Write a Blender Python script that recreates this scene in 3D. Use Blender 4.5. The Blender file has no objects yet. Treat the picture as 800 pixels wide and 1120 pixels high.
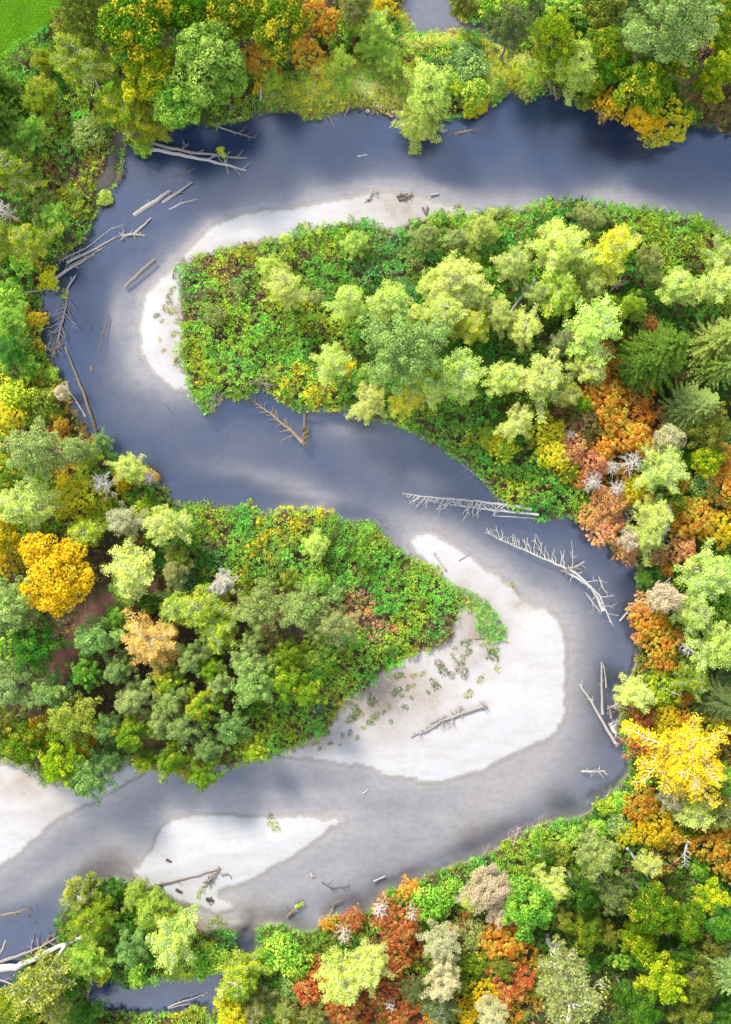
import bpy, math
import numpy as np
from mathutils import Vector, Matrix, Quaternion

# ------------------------------------------------------------------ basics
rng = np.random.default_rng(11)
CAMH = 100.0                      # drone height above the water, metres
PX = 0.1                          # metres on the water per photograph unit
scene = bpy.context.scene
COL = scene.collection
def W(px, py): return np.array([(px - 400) * PX, (560 - py) * PX])

def tag(o, label=None, cat=None, group=None, kind=None):
    if label: o['label'] = label
    if cat: o['category'] = cat
    if group: o['group'] = group
    if kind: o['kind'] = kind
    return o

def lin(c):
    c = np.array(c, float) / 255.0
    return np.where(c <= 0.04045, c / 12.92, ((c + 0.055) / 1.055) ** 2.4)

def hash2(ix, iy, seed):
    h = (ix.astype(np.int64) * 374761393 + iy.astype(np.int64) * 668265263 + seed * 1274126177) & 0xFFFFFFFF
    h = ((h ^ (h >> 13)) * 1274126177) & 0xFFFFFFFF
    return ((h ^ (h >> 16)) & 0xFFFFFF) / float(0xFFFFFF)
def vnoise(x, y, s, seed=0):
    x = np.asarray(x, float) / s; y = np.asarray(y, float) / s
    ix = np.floor(x); iy = np.floor(y); fx = x - ix; fy = y - iy
    fx = fx * fx * (3 - 2 * fx); fy = fy * fy * (3 - 2 * fy)
    a = hash2(ix, iy, seed); b = hash2(ix + 1, iy, seed); c = hash2(ix, iy + 1, seed); d = hash2(ix + 1, iy + 1, seed)
    return (a * (1 - fx) + b * fx) * (1 - fy) + (c * (1 - fx) + d * fx) * fy
def fbm(x, y, s, seed=0, o=3):
    t = 0; a = 1; n = 0
    for i in range(o):
        t = t + a * vnoise(x, y, s / 2 ** i, seed + 17 * i); n += a; a *= .55
    return t / n
def sstep(a, b, x):
    t = np.clip((x - a) / (b - a), 0, 1); return t * t * (3 - 2 * t)
def unit(v): return v / np.maximum(np.linalg.norm(v, axis=-1, keepdims=True), 1e-9)

def mesh_from(name, verts, faces_n, faces_idx, mat=None, smooth=False, attrs=None):
    """faces_n: corners per face (int or array); faces_idx: flat vertex indices"""
    me = bpy.data.meshes.new(name)
    verts = np.asarray(verts, np.float32); idx = np.asarray(faces_idx, np.int32).ravel()
    if np.isscalar(faces_n): tot = np.full(len(idx) // faces_n, faces_n, np.int32)
    else: tot = np.asarray(faces_n, np.int32)
    st = np.concatenate([[0], np.cumsum(tot)[:-1]]).astype(np.int32)
    me.vertices.add(len(verts)); me.vertices.foreach_set('co', verts.ravel())
    me.loops.add(len(idx)); me.loops.foreach_set('vertex_index', idx)
    me.polygons.add(len(tot)); me.polygons.foreach_set('loop_start', st); me.polygons.foreach_set('loop_total', tot)
    if smooth: me.polygons.foreach_set('use_smooth', np.ones(len(tot), bool))
    for k, (dom, typ, data) in (attrs or {}).items():
        a = me.attributes.new(k, typ, dom)
        data = np.asarray(data, np.float32)
        a.data.foreach_set('color' if typ == 'FLOAT_COLOR' else 'value', data.ravel())
    me.update(calc_edges=True); me.validate()
    if mat: me.materials.append(mat)
    return me
def link(name, me, parent=None):
    o = bpy.data.objects.new(name, me); COL.objects.link(o)
    if parent: o.parent = parent
    return o
def empty(name, loc=(0, 0, 0)):
    o = bpy.data.objects.new(name, None); COL.objects.link(o)
    o.location = loc; o.empty_display_size = .3
    return o

# ------------------------------------------------------------------ materials
class NT:
    def __init__(s, name):
        s.m = bpy.data.materials.new(name); s.m.use_nodes = True
        s.t = s.m.node_tree; s.t.nodes.clear()
        s.out = s.n('ShaderNodeOutputMaterial')
    def n(s, typ, **kw):
        o = s.t.nodes.new(typ)
        for k, v in kw.items():
            if k in o.bl_rna.properties: setattr(o, k, v)
            else: o.inputs[k.replace('_', ' ')].default_value = v
        return o
    def l(s, a, b): s.t.links.new(a, b)
    def math(s, op, a, b=None, clamp=False):
        o = s.n('ShaderNodeMath', operation=op, use_clamp=clamp)
        for i, v in enumerate((a, b)):
            if v is None: continue
            if isinstance(v, (int, float)): o.inputs[i].default_value = v
            else: s.l(v, o.inputs[i])
        return o.outputs[0]
    def mix(s, f, a, b, mode='MIX'):
        o = s.n('ShaderNodeMix', data_type='RGBA', blend_type=mode)
        for i, v in ((0, f), (6, a), (7, b)):
            if isinstance(v, (int, float)): o.inputs[i].default_value = v
            elif isinstance(v, (tuple, list, np.ndarray)): o.inputs[i].default_value = (*[float(x) for x in v[:3]], 1)
            else: s.l(v, o.inputs[i])
        return o.outputs[2]
    def attr(s, name, typ='GEOMETRY'): return s.n('ShaderNodeAttribute', attribute_name=name, attribute_type=typ)
    def noise(s, scale, detail=3, rough=.55, vec=None):
        o = s.n('ShaderNodeTexNoise'); o.inputs['Scale'].default_value = scale
        o.inputs['Detail'].default_value = detail; o.inputs['Roughness'].default_value = rough
        if vec is None:
            if not hasattr(s, 'pos'): s.pos = s.n('ShaderNodeNewGeometry').outputs['Position']
            vec = s.pos
        s.l(vec, o.inputs['Vector']); return o.outputs['Fac']
    def ramp(s, f, stops):
        o = s.n('ShaderNodeValToRGB'); e = o.color_ramp.elements
        while len(e) < len(stops): e.new(.5)
        for x, (p, c) in zip(e, stops): x.position = p; x.color = (*c, 1)
        s.l(f, o.inputs[0]); return o.outputs[0]

def leaf_shader(t, colour, trans=.38):
    d = t.n('ShaderNodeBsdfDiffuse'); tr = t.n('ShaderNodeBsdfTranslucent'); mx = t.n('ShaderNodeMixShader')
    mx.inputs[0].default_value = trans
    t.l(colour, d.inputs[0]); t.l(colour, tr.inputs[0]); t.l(d.outputs[0], mx.inputs[1]); t.l(tr.outputs[0], mx.inputs[2])
    t.l(mx.outputs[0], t.out.inputs[0])
def mat_crown():
    t = NT('leaf_two_tone')
    oi = t.n('ShaderNodeObjectInfo'); b = t.attr('leaf_second', 'OBJECT'); sh = t.attr('leaf_share', 'OBJECT')
    cv = t.attr('clump_tone').outputs['Fac']; lv = t.attr('leaf_tone').outputs['Fac']
    f = t.math('ADD', t.math('MULTIPLY', cv, .65), t.math('MULTIPLY', lv, .35))
    f = t.math('ADD', t.math('MULTIPLY', t.math('SUBTRACT', t.math('ADD', f, sh.outputs['Fac']), 1.0), 5.0), .5, True)
    c = t.mix(f, oi.outputs['Color'], b.outputs['Color'])
    v = t.math('ADD', t.math('MULTIPLY', lv, .8), t.math('ADD', t.math('MULTIPLY', cv, .35), .45))
    c = t.mix(1.0, c, (1, 1, 1), 'MULTIPLY'); 
    vm = t.n('ShaderNodeVectorMath', operation='SCALE'); t.l(c, vm.inputs[0]); t.l(v, vm.inputs['Scale'])
    leaf_shader(t, vm.outputs[0]); return t.m
def mat_cover():
    t = NT('ground_cover_leaf'); leaf_shader(t, t.attr('leaf_colour').outputs['Color'], .35); return t.m
def mat_bark():
    t = NT('bark'); oi = t.n('ShaderNodeObjectInfo')
    tc = t.n('ShaderNodeTexCoord'); mp = t.n('ShaderNodeMapping'); mp.inputs['Scale'].default_value = (6, 6, 1.5)
    t.l(tc.outputs['Object'], mp.inputs[0])
    n = t.noise(2.0, 4, .6, mp.outputs[0])
    c = t.mix(1.0, oi.outputs['Color'], t.ramp(n, [(.25, (.45, .43, .4)), (.5, (.95, .95, .95)), (.8, (1.25, 1.2, 1.15))]), 'MULTIPLY')
    d = t.n('ShaderNodeBsdfDiffuse'); t.l(c, d.inputs[0]); d.inputs[1].default_value = .9
    bp = t.n('ShaderNodeBump'); bp.inputs['Strength'].default_value = .5; bp.inputs['Distance'].default_value = .03
    t.l(n, bp.inputs['Height']); t.l(bp.outputs[0], d.inputs['Normal'])
    t.l(d.outputs[0], t.out.inputs[0]); return t.m
M_CROWN, M_COVER, M_BARK = mat_crown(), mat_cover(), mat_bark()

# ------------------------------------------------------------------ shore lines (photograph units)
LAND_NORTH = [(940,-140),(940,150),(800,143),(760,138),(720,130),(690,128),(660,120),(640,112),(610,104),(590,103),(575,111),(562,101),(550,105),
 (540,116),(525,117),(512,124),(482,130),(462,128),(437,125),(415,124),(400,121),(389,120),(356,127),(334,130),(320,122),(298,124),(288,121),(268,129),
 (240,137),(210,134),(185,133),(166,147),(158,164),(149,164),(145,152),(138,155),(133,175),(127,195),(118,215),(105,235),(95,255),(85,265),(72,275),
 (60,295),(55,310),(45,318),(44,335),(47,360),(48,378),(55,400),(68,420),(75,440),(88,460),(98,478),(115,488),(119,500),(135,503),(155,510),(168,520),
 (175,533),(190,547),(205,552),(230,553),(250,558),(262,556),(275,557),(300,562),(312,558),(330,559),(350,555),(362,560),(376,573),(395,572),(411,574),
 (420,587),(433,599),(455,614),(477,624),(488,636),(508,655),(500,670),(490,698),(450,716),(420,735),(395,752),(375,765),(360,790),(345,804),(325,814),
 (295,826),(275,832),(240,836),(200,838),(160,834),(140,831),(120,838),(60,842),(35,840),(0,830),(-140,825),(-140,-140)]
POND = [(433,14),(442,4),(444,-30),(492,-30),(494,2),(500,12),(510,23),(530,24),(540,36),(552,46),(552,55),(540,50),(531,42),(517,39),(500,36),(477,39),(462,41),(450,33),(445,20)]
LAND_POINT = [(940,276),(800,258),(770,244),(740,238),(700,231),(660,224),(625,221),(600,222),(560,231),(520,234),(480,240),(450,246),(430,256),(405,247),
 (390,245),(350,252),(315,262),(285,268),(250,276),(225,280),(206,288),(200,300),(199,340),(202,390),(207,422),(217,440),(228,449),(236,440),(248,432),
 (262,437),(275,430),(290,423),(310,440),(330,447),(360,447),(385,448),(400,457),(430,462),(455,472),(475,482),(500,500),(530,525),(555,550),(580,559),
 (590,568),(612,561),(645,571),(665,592),(690,612),(700,640),(702,680),(698,715),(690,745),(678,765),(680,795),(689,825),(686,845),(670,868),(640,890),
 (605,900),(575,910),(530,935),(490,948),(450,966),(420,979),(400,998),(360,1005),(345,1018),(330,1020),(310,1010),(290,1012),(284,1022),(281,1040),
 (258,1055),(246,1075),(239,1100),(230,1125),(230,1260),(940,1260)]
LAND_ISLAND = [(66,1005),(85,987),(115,970),(140,964),(160,973),(185,985),(200,998),(210,1012),(222,1018),(250,1018),(255,1030),(250,1045),(235,1058),
 (215,1066),(190,1065),(165,1071),(140,1074),(115,1068),(102,1066),(97,1082),(104,1100),(150,1112),(200,1107),(226,1113),(226,1260),(-140,1260),
 (-140,1095),(0,1080),(22,1064),(34,1047),(58,1036),(68,1022)]
SAND = {
 'upper': [(590,224),(560,229),(547,227),(526,230),(503,222),(477,219),(456,213),(416,208),(390,213),(334,223),(298,226),(262,233),(235,244),(213,263),(196,282),(176,300),(160,318),
  (152,350),(155,388),(168,410),(190,428),(208,428),(207,405),(204,380),(203,340),(204,302),(212,292),(228,284),(252,280),(288,272),(318,266),(352,256),(390,249),(405,251),(430,260),(452,250),(480,244),(520,238),(560,235)],
 'upstream': [(655,221),(680,224),(705,231),(735,236),(765,242),(790,254),(840,268),(840,276),(780,259),(740,246),(700,237),(670,231)],
 'lower': [(447,587),(465,582),(490,590),(515,605),(545,627),(562,643),(572,655),(595,662),(612,677),(620,700),(621,740),(618,780),(604,805),(570,823),(530,842),(500,852),(485,855),
  (465,855),(430,850),(400,842),(350,833),(310,829),(296,825),(325,809),(343,800),(357,786),(372,759),(395,746),(420,729),(450,710),(485,692),(494,668),(503,655),(484,636),(468,618),(452,600)],
 'island': [(145,957),(153,940),(165,925),(171,910),(179,900),(200,891),(240,889),(300,890),(350,892),(382,897),(360,910),(348,921),(330,933),(305,945),(280,962),(240,979),(258,987),(252,992),(220,993),
  (206,991),(196,989),(184,980),(170,974)],
 'sliver': [(222,995),(240,989),(263,986),(257,996),(240,999)],
 'mud': [(186,1006),(215,1002),(255,1004),(266,1010),(246,1020),(215,1024),(198,1016)],
 'west': [(-140,836),(0,836),(35,846),(62,856),(128,842),(140,834),(160,838),(158,843),(140,857),(100,880),(65,897),(30,927),(0,950),(-140,1020)],
}
CLEARING = [(118,648),(100,662),(80,690),(62,712),(44,745),(66,752),(84,728),(100,705),(122,680),(150,668),(176,650),(170,630),(140,645)]
PRONG = [(484,632),(505,642),(526,652),(541,668),(554,692),(543,701),(530,701),(521,688),(517,670),(507,665),(494,652)]
MEADOW = [(-140,-140),(62,-140),(68,0),(70,20),(46,42),(22,60),(0,74),(-140,130)]

def smooth_poly(p, n=4):
    p = np.array(p, float); N = len(p); out = []
    for i in range(N):
        a, b, c, d = p[i - 1], p[i], p[(i + 1) % N], p[(i + 2) % N]
        if np.linalg.norm(c - b) > 150: out.append(b); continue
        for k in range(n):
            t = k / n
            out.append(.5 * (2 * b + (c - a) * t + (2 * a - 5 * b + 4 * c - d) * t * t + (3 * b - a - 3 * c + d) * t ** 3))
    return np.array(out)
G = 0.2
XS = np.arange(-52, 52 + 1e-6, G); YS = np.arange(-68, 68 + 1e-6, G)
NX, NY = len(XS), len(YS)
GX, GY = np.meshgrid(XS, YS)
def raster(poly):
    p = smooth_poly(poly); wx = (p[:, 0] - 400) * PX; wy = (560 - p[:, 1]) * PX
    m = np.zeros((NY, NX), bool); x2 = np.roll(wx, -1); y2 = np.roll(wy, -1)
    for j in range(NY):
        y = YS[j] + 1e-5; c = (wy > y) != (y2 > y)
        if not c.any(): continue
        xc = np.sort(wx[c] + (y - wy[c]) / (y2[c] - wy[c]) * (x2[c] - wx[c]))
        m[j] = (np.searchsorted(xc, XS) % 2) == 1
    return m
WXI = np.clip(np.rint((GX + (fbm(GX, GY, 2.2, 5) - .5) * .75 + 52) / G), 0, NX - 1).astype(int)
WYI = np.clip(np.rint((GY + (fbm(GX, GY, 2.2, 55) - .5) * .75 + 68) / G), 0, NY - 1).astype(int)
def warped(m): return m[WYI, WXI]
def nearest(mask):
    JY, JX = np.mgrid[0:NY, 0:NX]
    sy = np.where(mask, JY, -99999); sx = np.where(mask, JX, -99999)
    best = np.where(mask, 0, 10 ** 10).astype(np.int64); k = 512
    while k:
        for dy in (-k, 0, k):
            for dx in (-k, 0, k):
                if not (dx or dy): continue
                a = slice(max(0, dy), NY + min(0, dy)); b = slice(max(0, dx), NX + min(0, dx))
                a2 = slice(max(0, -dy), NY + min(0, -dy)); b2 = slice(max(0, -dx), NX + min(0, -dx))
                cy, cx = sy[a2, b2], sx[a2, b2]
                d = (cy - JY[a, b]).astype(np.int64) ** 2 + (cx - JX[a, b]).astype(np.int64) ** 2
                u = d < best[a, b]
                best[a, b] = np.where(u, d, best[a, b]); sy[a, b] = np.where(u, cy, sy[a, b]); sx[a, b] = np.where(u, cx, sx[a, b])
        k //= 2
    return np.sqrt(best) * G, sy, sx
def blur(a, n=1):
    for _ in range(n):
        p = np.pad(a, 1, mode='edge')
        a = (p[1:-1, 1:-1] * 4 + (p[:-2, 1:-1] + p[2:, 1:-1] + p[1:-1, :-2] + p[1:-1, 2:]) * 2 + p[:-2, :-2] + p[2:, 2:] + p[:-2, 2:] + p[2:, :-2]) / 16
    return a
pond = warped(raster(POND))
hard = (warped(raster(LAND_NORTH)) | warped(raster(LAND_POINT)) | warped(raster(LAND_ISLAND))) & ~pond
sand_r = {k: warped(raster(v)) for k, v in SAND.items()}
sand_any = np.zeros_like(hard)
for m in sand_r.values(): sand_any |= m
sand = sand_any & ~hard
land = hard | sand
water = ~land
dW, _, _ = nearest(water); dS, _, _ = nearest(sand); dL, nLy, nLx = nearest(land); dH, _, _ = nearest(hard)
clearing = blur(raster(CLEARING).astype(float), 6); meadow = blur(raster(MEADOW).astype(float), 3)

# ------------------------------------------------------------------ terrain heights
lowf = fbm(GX, GY, 9, 3); midf = fbm(GX, GY, 1.6, 31); fine = fbm(GX, GY, .6, 71)
z_sand = .03 + .10 * np.minimum(dW, 5) + .05 * (midf - .5) * sstep(.3, 2, dW) + .02 * (fine - .5)
z_bank = .25 + .75 * sstep(.1, 1.3, dW) + .5 * sstep(2, 12, dW) * lowf + .25 * (midf - .5)
z_land = z_sand + (z_bank - z_sand) * sstep(.2, 3.0, dS)
SHOALS = [(128,345,20,48,8,.85),(165,400,40,30,-35,.9),(345,543,62,16,12,.85),(285,520,80,12,8,.55),(385,472,62,18,8,.75),(430,565,40,14,20,.5),(455,520,60,12,5,.4),
 (400,210,90,14,0,.5),(500,222,70,16,4,.55),(770,240,50,14,14,.8),(640,215,70,10,0,.45),(360,128,30,10,4,.7),(148,190,14,18,0,.5),
 (560,865,90,42,-25,.88),(430,905,120,28,-8,.8),(300,868,110,12,2,.55),(130,925,80,24,-32,.75),(50,965,60,14,-32,.6),(370,960,70,36,-22,.8),(300,985,50,18,-20,.6),(470,930,70,22,-28,.7),
 (400,868,100,12,-3,.5),(625,690,24,60,-5,.5),(600,830,40,22,-40,.6),(520,600,60,14,35,.55),(585,650,50,10,35,.5),(270,1000,60,16,-15,.5),(340,1005,40,14,0,.6),(220,1008,40,10,0,.6),(462,8,22,22,0,.8)]
depth = 1.45 * (1 - np.exp(-(dS / 2.9) ** 1.5)) * (.35 + .65 * sstep(0, .8, dH))
depth = depth * (.75 + .5 * fbm(GX, GY, 6, 9))
depth += .55 * np.exp(-((dH - 1.5) / 1.6) ** 2) * sstep(2, 6, dS)
for (px, py, rx, ry, a, s) in SHOALS:
    c = W(px, py); a = -math.radians(a); dx = GX - c[0]; dy = GY - c[1]
    u = dx * math.cos(a) + dy * math.sin(a); v = -dx * math.sin(a) + dy * math.cos(a)
    wob = 1 + .5 * (fbm(GX, GY, 3, int(px)) - .5)
    depth *= 1 - s * np.exp(-((u / (rx * PX)) ** 2 + (v / (ry * PX)) ** 2) * wob)
DARK = sstep(-10, -14, GX) * sstep(-42.5, -46, GY)
depth *= 1 - .22 * sstep(24, 30, -GY) * (1 - .6 * sstep(20, 30, GX)) * (1 - DARK)
depth *= .64 + .50 * np.maximum(sstep(8, 24, GY) * sstep(2, -18, GX), np.maximum(.75 * sstep(34, 40, GY), DARK))
depth *= .8 + .45 * fbm(GX * .8 + GY * .6, (GY * .8 - GX * .6) * 2.6, 7, 91)
depth = np.maximum(depth, DARK * 1.1 * sstep(.2, 1.6, dL))
depth = np.where(pond, np.minimum(depth, .45), depth)
z_bed = -(.03 + np.clip(depth, 0, 2.2) * sstep(0, .5, dL)) + .03 * (midf - .5) * sstep(.2, 1, dL)
Z = np.where(hard, z_land, np.where(sand, z_sand, z_bed))
Z = blur(Z, 2)
def zat(x, y):
    i = np.clip((np.asarray(x) + 52) / G, 0, NX - 1.001); j = np.clip((np.asarray(y) + 68) / G, 0, NY - 1.001)
    i0 = i.astype(int); j0 = j.astype(int); fx = i - i0; fy = j - j0
    return (Z[j0, i0] * (1 - fx) + Z[j0, i0 + 1] * fx) * (1 - fy) + (Z[j0 + 1, i0] * (1 - fx) + Z[j0 + 1, i0 + 1] * fx) * fy
def gi(x, y):
    return (np.clip(np.rint((np.asarray(y) + 68) / G), 0, NY - 1).astype(int), np.clip(np.rint((np.asarray(x) + 52) / G), 0, NX - 1).astype(int))

# ground: one sheet to the horizon, fine where the photograph looks
EX = np.array([3, 8, 18, 40, 90, 200, 500, 1200, 3000.])
fx = np.concatenate([XS[0] - EX[::-1], XS, XS[-1] + EX]); fy = np.concatenate([YS[0] - EX[::-1], YS, YS[-1] + EX])
def pad(a): return np.pad(a, len(EX), mode='edge')
FX, FY = np.meshgrid(fx, fy); FZ = pad(Z)
ny, nx = FX.shape
vid = np.arange(ny * nx).reshape(ny, nx)
quads = np.stack([vid[:-1, :-1], vid[:-1, 1:], vid[1:, 1:], vid[1:, :-1]], -1).reshape(-1, 4)
sandw = blur(sand.astype(float), 1); bedw = blur(water.astype(float), 1)
tanw = np.zeros_like(Z)
for (px, py, rx, ry, s) in [(415,762,75,44,1.),(520,690,40,46,.8),(345,812,40,12,.6),(215,288,40,8,.7),(300,268,80,8,.5),(440,228,50,18,.8),(470,240,60,14,.6),(30,858,40,18,.7),(60,880,30,40,.35),(360,800,40,20,.7),(575,660,30,12,.6),(190,350,16,50,.35),(222,1012,50,14,1.),(520,640,40,20,.4),(720,238,90,14,1.)]:
    c = W(px, py); tanw = np.maximum(tanw, s * np.exp(-((GX - c[0]) / (rx * PX)) ** 2 - ((GY - c[1]) / (ry * PX)) ** 2))
tanw = np.clip(tanw * (.35 + 1.3 * fbm(GX, GY, 1.5, 77)), 0, 1)
wet = np.clip(1 - dW / .9, 0, 1) * sand
scar = np.exp(-((GX - W(119, 205)[0]) / .9) ** 2 - ((GY - W(119, 205)[1]) / 3.4) ** 2) * hard * (dW < 1.2)
scar += np.exp(-((GX - W(143, 158)[0]) / 1.0) ** 2 - ((GY - W(143, 158)[1]) / 1.5) ** 2) * hard * (dW < 1.5)
scar = blur(np.clip(scar * 1.6, 0, 1), 1)
sandw = np.maximum(sandw, scar * .6); tanw = np.maximum(tanw, scar * .8)
def mat_ground():
    t = NT('river_ground')
    sa, be, cl, me, ta, we = [t.attr(k).outputs['Fac'] for k in ('is_sand', 'is_bed', 'is_clearing', 'is_meadow', 'is_tan', 'is_wet')]
    n1 = t.noise(.5, 4); n2 = t.noise(5, 5, .7); n3 = t.noise(22, 3, .7)
    soil = t.ramp(n2, [(.3, (.020, .014, .008)), (.55, (.045, .03, .018)), (.75, (.075, .055, .035))])
    soil = t.mix(t.math('MULTIPLY', sstepn(t, n1, .45, .65), .6), soil, (.03, .045, .012))
    litter = t.ramp(t.noise(7, 3, .8), [(.3, (.05, .024, .016)), (.5, (.105, .052, .036)), (.72, (.17, .10, .07))])
    soil = t.mix(cl, soil, litter)
    lawn = t.ramp(t.math('ADD', t.math('MULTIPLY', n2, .4), t.math('MULTIPLY', n1, .6)), [(.35, (.025, .06, .004)), (.65, (.055, .11, .008))])
    soil = t.mix(me, soil, lawn)
    mp = t.n('ShaderNodeMapping'); mp.inputs['Rotation'].default_value = (0, 0, .55); mp.inputs['Scale'].default_value = (.5, 1.5, 1)
    t.l(t.n('ShaderNodeNewGeometry').outputs['Position'], mp.inputs[0])
    n4 = t.noise(.7, 5, .6, mp.outputs[0]); n5 = t.noise(60, 2, .8); n6 = t.noise(1.6, 5, .65)
    sandc = t.ramp(n3, [(.25, (.195, .188, .178)), (.5, (.262, .254, .244)), (.75, (.31, .302, .292))])
    sandc = t.mix(t.math('MULTIPLY', sstepn(t, n5, .52, .7), .5), sandc, (.16, .148, .132))
    sandc = t.mix(t.math('MULTIPLY', sstepn(t, n4, .42, .7), .5), sandc, (.215, .195, .17))
    sandc = t.mix(t.math('MULTIPLY', sstepn(t, n6, .5, .72), .4), sandc, (.285, .28, .274))
    tanc = t.ramp(n2, [(.3, (.115, .085, .06)), (.6, (.185, .152, .12))])
    sandc = t.mix(ta, sandc, tanc)
    wetn = t.math('ADD', we, t.math('MULTIPLY', t.math('SUBTRACT', n6, .5), .8)); 
    sandc = t.mix(t.math('MULTIPLY', sstepn(t, wetn, .25, .75), .7), sandc, (.135, .122, .106))
    bed = t.ramp(n6, [(.25, (.19, .170, .143)), (.55, (.225, .203, .174)), (.8, (.25, .228, .198))])
    bed = t.mix(t.math('MULTIPLY', sstepn(t, n4, .4, .75), .22), bed, (.085, .078, .066))
    bed = t.mix(t.math('MULTIPLY', sstepn(t, n2, .6, .75), .25), bed, (.12, .105, .09))
    c = t.mix(sa, soil, sandc); c = t.mix(be, c, bed)
    d = t.n('ShaderNodeBsdfDiffuse'); t.l(c, d.inputs[0])
    bp = t.n('ShaderNodeBump'); bp.inputs['Strength'].default_value = .35; bp.inputs['Distance'].default_value = .05
    t.l(n2, bp.inputs['Height']); t.l(bp.outputs[0], d.inputs['Normal']); t.l(d.outputs[0], t.out.inputs[0]); return t.m
def sstepn(t, f, a, b):
    o = t.n('ShaderNodeMapRange', interpolation_type='SMOOTHSTEP'); o.inputs[1].default_value = a; o.inputs[2].default_value = b
    t.l(f, o.inputs[0]); return o.outputs[0]
M_GROUND = mat_ground()
ats = {k: pad(v).ravel() for k, v in dict(is_sand=sandw, is_bed=bedw, is_clearing=clearing, is_meadow=meadow, is_tan=tanw, is_wet=wet).items()}
# the one sheet is cut along its own edges into ground, sand bars and river bed
cls = np.zeros((NY, NX), int); cls[water] = 1
order = [('upper', 2), ('upstream', 2), ('lower', 3), ('island', 4), ('sliver', 4), ('mud', 4), ('west', 5)]
for k, c in order: cls[sand_r[k] & sand] = c
fc = pad(cls)[:-1, :-1].ravel()
names = {0: 'ground', 1: 'river_bed', 2: 'upper_sand_bar', 3: 'lower_sand_bar', 4: 'gravel_island', 5: 'western_sand_bar'}
allv = np.stack([FX, FY, FZ], -1).reshape(-1, 3)
def sub_sheet(q, verts, at):
    u, inv = np.unique(q, return_inverse=True)
    return verts[u], inv.reshape(q.shape), {k: v[u] for k, v in at.items()}
for c, nm in names.items():
    v, f, a = sub_sheet(quads[fc == c], allv, ats)
    me = mesh_from(nm, v, 4, f, M_GROUND, True, {k: ('POINT', 'FLOAT', d) for k, d in a.items()})
    tag(link(nm, me), kind='structure')

# ------------------------------------------------------------------ water
def mat_water():
    t = NT('river_water')
    dp = t.attr('water_depth').outputs['Fac']
    turb = t.math('SUBTRACT', 1.0, t.math('POWER', 2.718, t.math('MULTIPLY', dp, -.95)))
    turb = t.math('ADD', t.math('MULTIPLY', turb, .93), .04)
    body = t.n('ShaderNodeBsdfDiffuse'); body.inputs[0].default_value = (.0075, .0170, .043, 1)
    tr = t.n('ShaderNodeBsdfTransparent'); tr.inputs[0].default_value = (.92, .92, .94, 1)
    m1 = t.n('ShaderNodeMixShader'); t.l(turb, m1.inputs[0]); t.l(tr.outputs[0], m1.inputs[1]); t.l(body.outputs[0], m1.inputs[2])
    gl = t.n('ShaderNodeBsdfGlossy'); gl.inputs['Roughness'].default_value = .06
    nz = t.n('ShaderNodeTexNoise'); mp = t.n('ShaderNodeMapping'); mp.inputs['Scale'].default_value = (1.6, 3.2, 1); mp.inputs['Rotation'].default_value = (0, 0, .5)
    t.l(t.n('ShaderNodeNewGeometry').outputs['Position'], mp.inputs[0]); t.l(mp.outputs[0], nz.inputs['Vector'])
    nz.inputs['Scale'].default_value = 1.3; nz.inputs['Detail'].default_value = 5; nz.inputs['Roughness'].default_value = .65
    bp = t.n('ShaderNodeBump'); bp.inputs['Strength'].default_value = .20; bp.inputs['Distance'].default_value = .12
    t.l(nz.outputs['Fac'], bp.inputs['Height']); t.l(bp.outputs[0], gl.inputs['Normal'])
    lw = t.n('ShaderNodeLayerWeight'); lw.inputs[0].default_value = .5
    fres = t.math('ADD', t.math('MULTIPLY', t.math('POWER', lw.outputs['Facing'], 5.0), .85), .085)
    m2 = t.n('ShaderNodeMixShader'); t.l(fres, m2.inputs[0]); t.l(m1.outputs[0], m2.inputs[1]); t.l(gl.outputs[0], m2.inputs[2])
    t.l(m2.outputs[0], t.out.inputs[0]); return t.m
M_WATER = mat_water()
wz = Z < .04
pw = blur(pond.astype(float), 3) > .02
fm = pad((blur(wz.astype(float), 1) > .01).astype(int))[:-1, :-1].ravel() > 0
fp = pad(pw.astype(int))[:-1, :-1].ravel() > 0
wv = allv.copy(); wv[:, 2] = 0
wa = {'water_depth': np.clip(-FZ, 0, 3).ravel()}
for nm, sel in (('river_water', fm & ~fp), ('pond_water', fm & fp)):
    v, f, a = sub_sheet(quads[sel], wv, wa)
    tag(link(nm, mesh_from(nm, v, 4, f, M_WATER, True, {k: ('POINT', 'FLOAT', d) for k, d in a.items()})), kind='structure')

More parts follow.
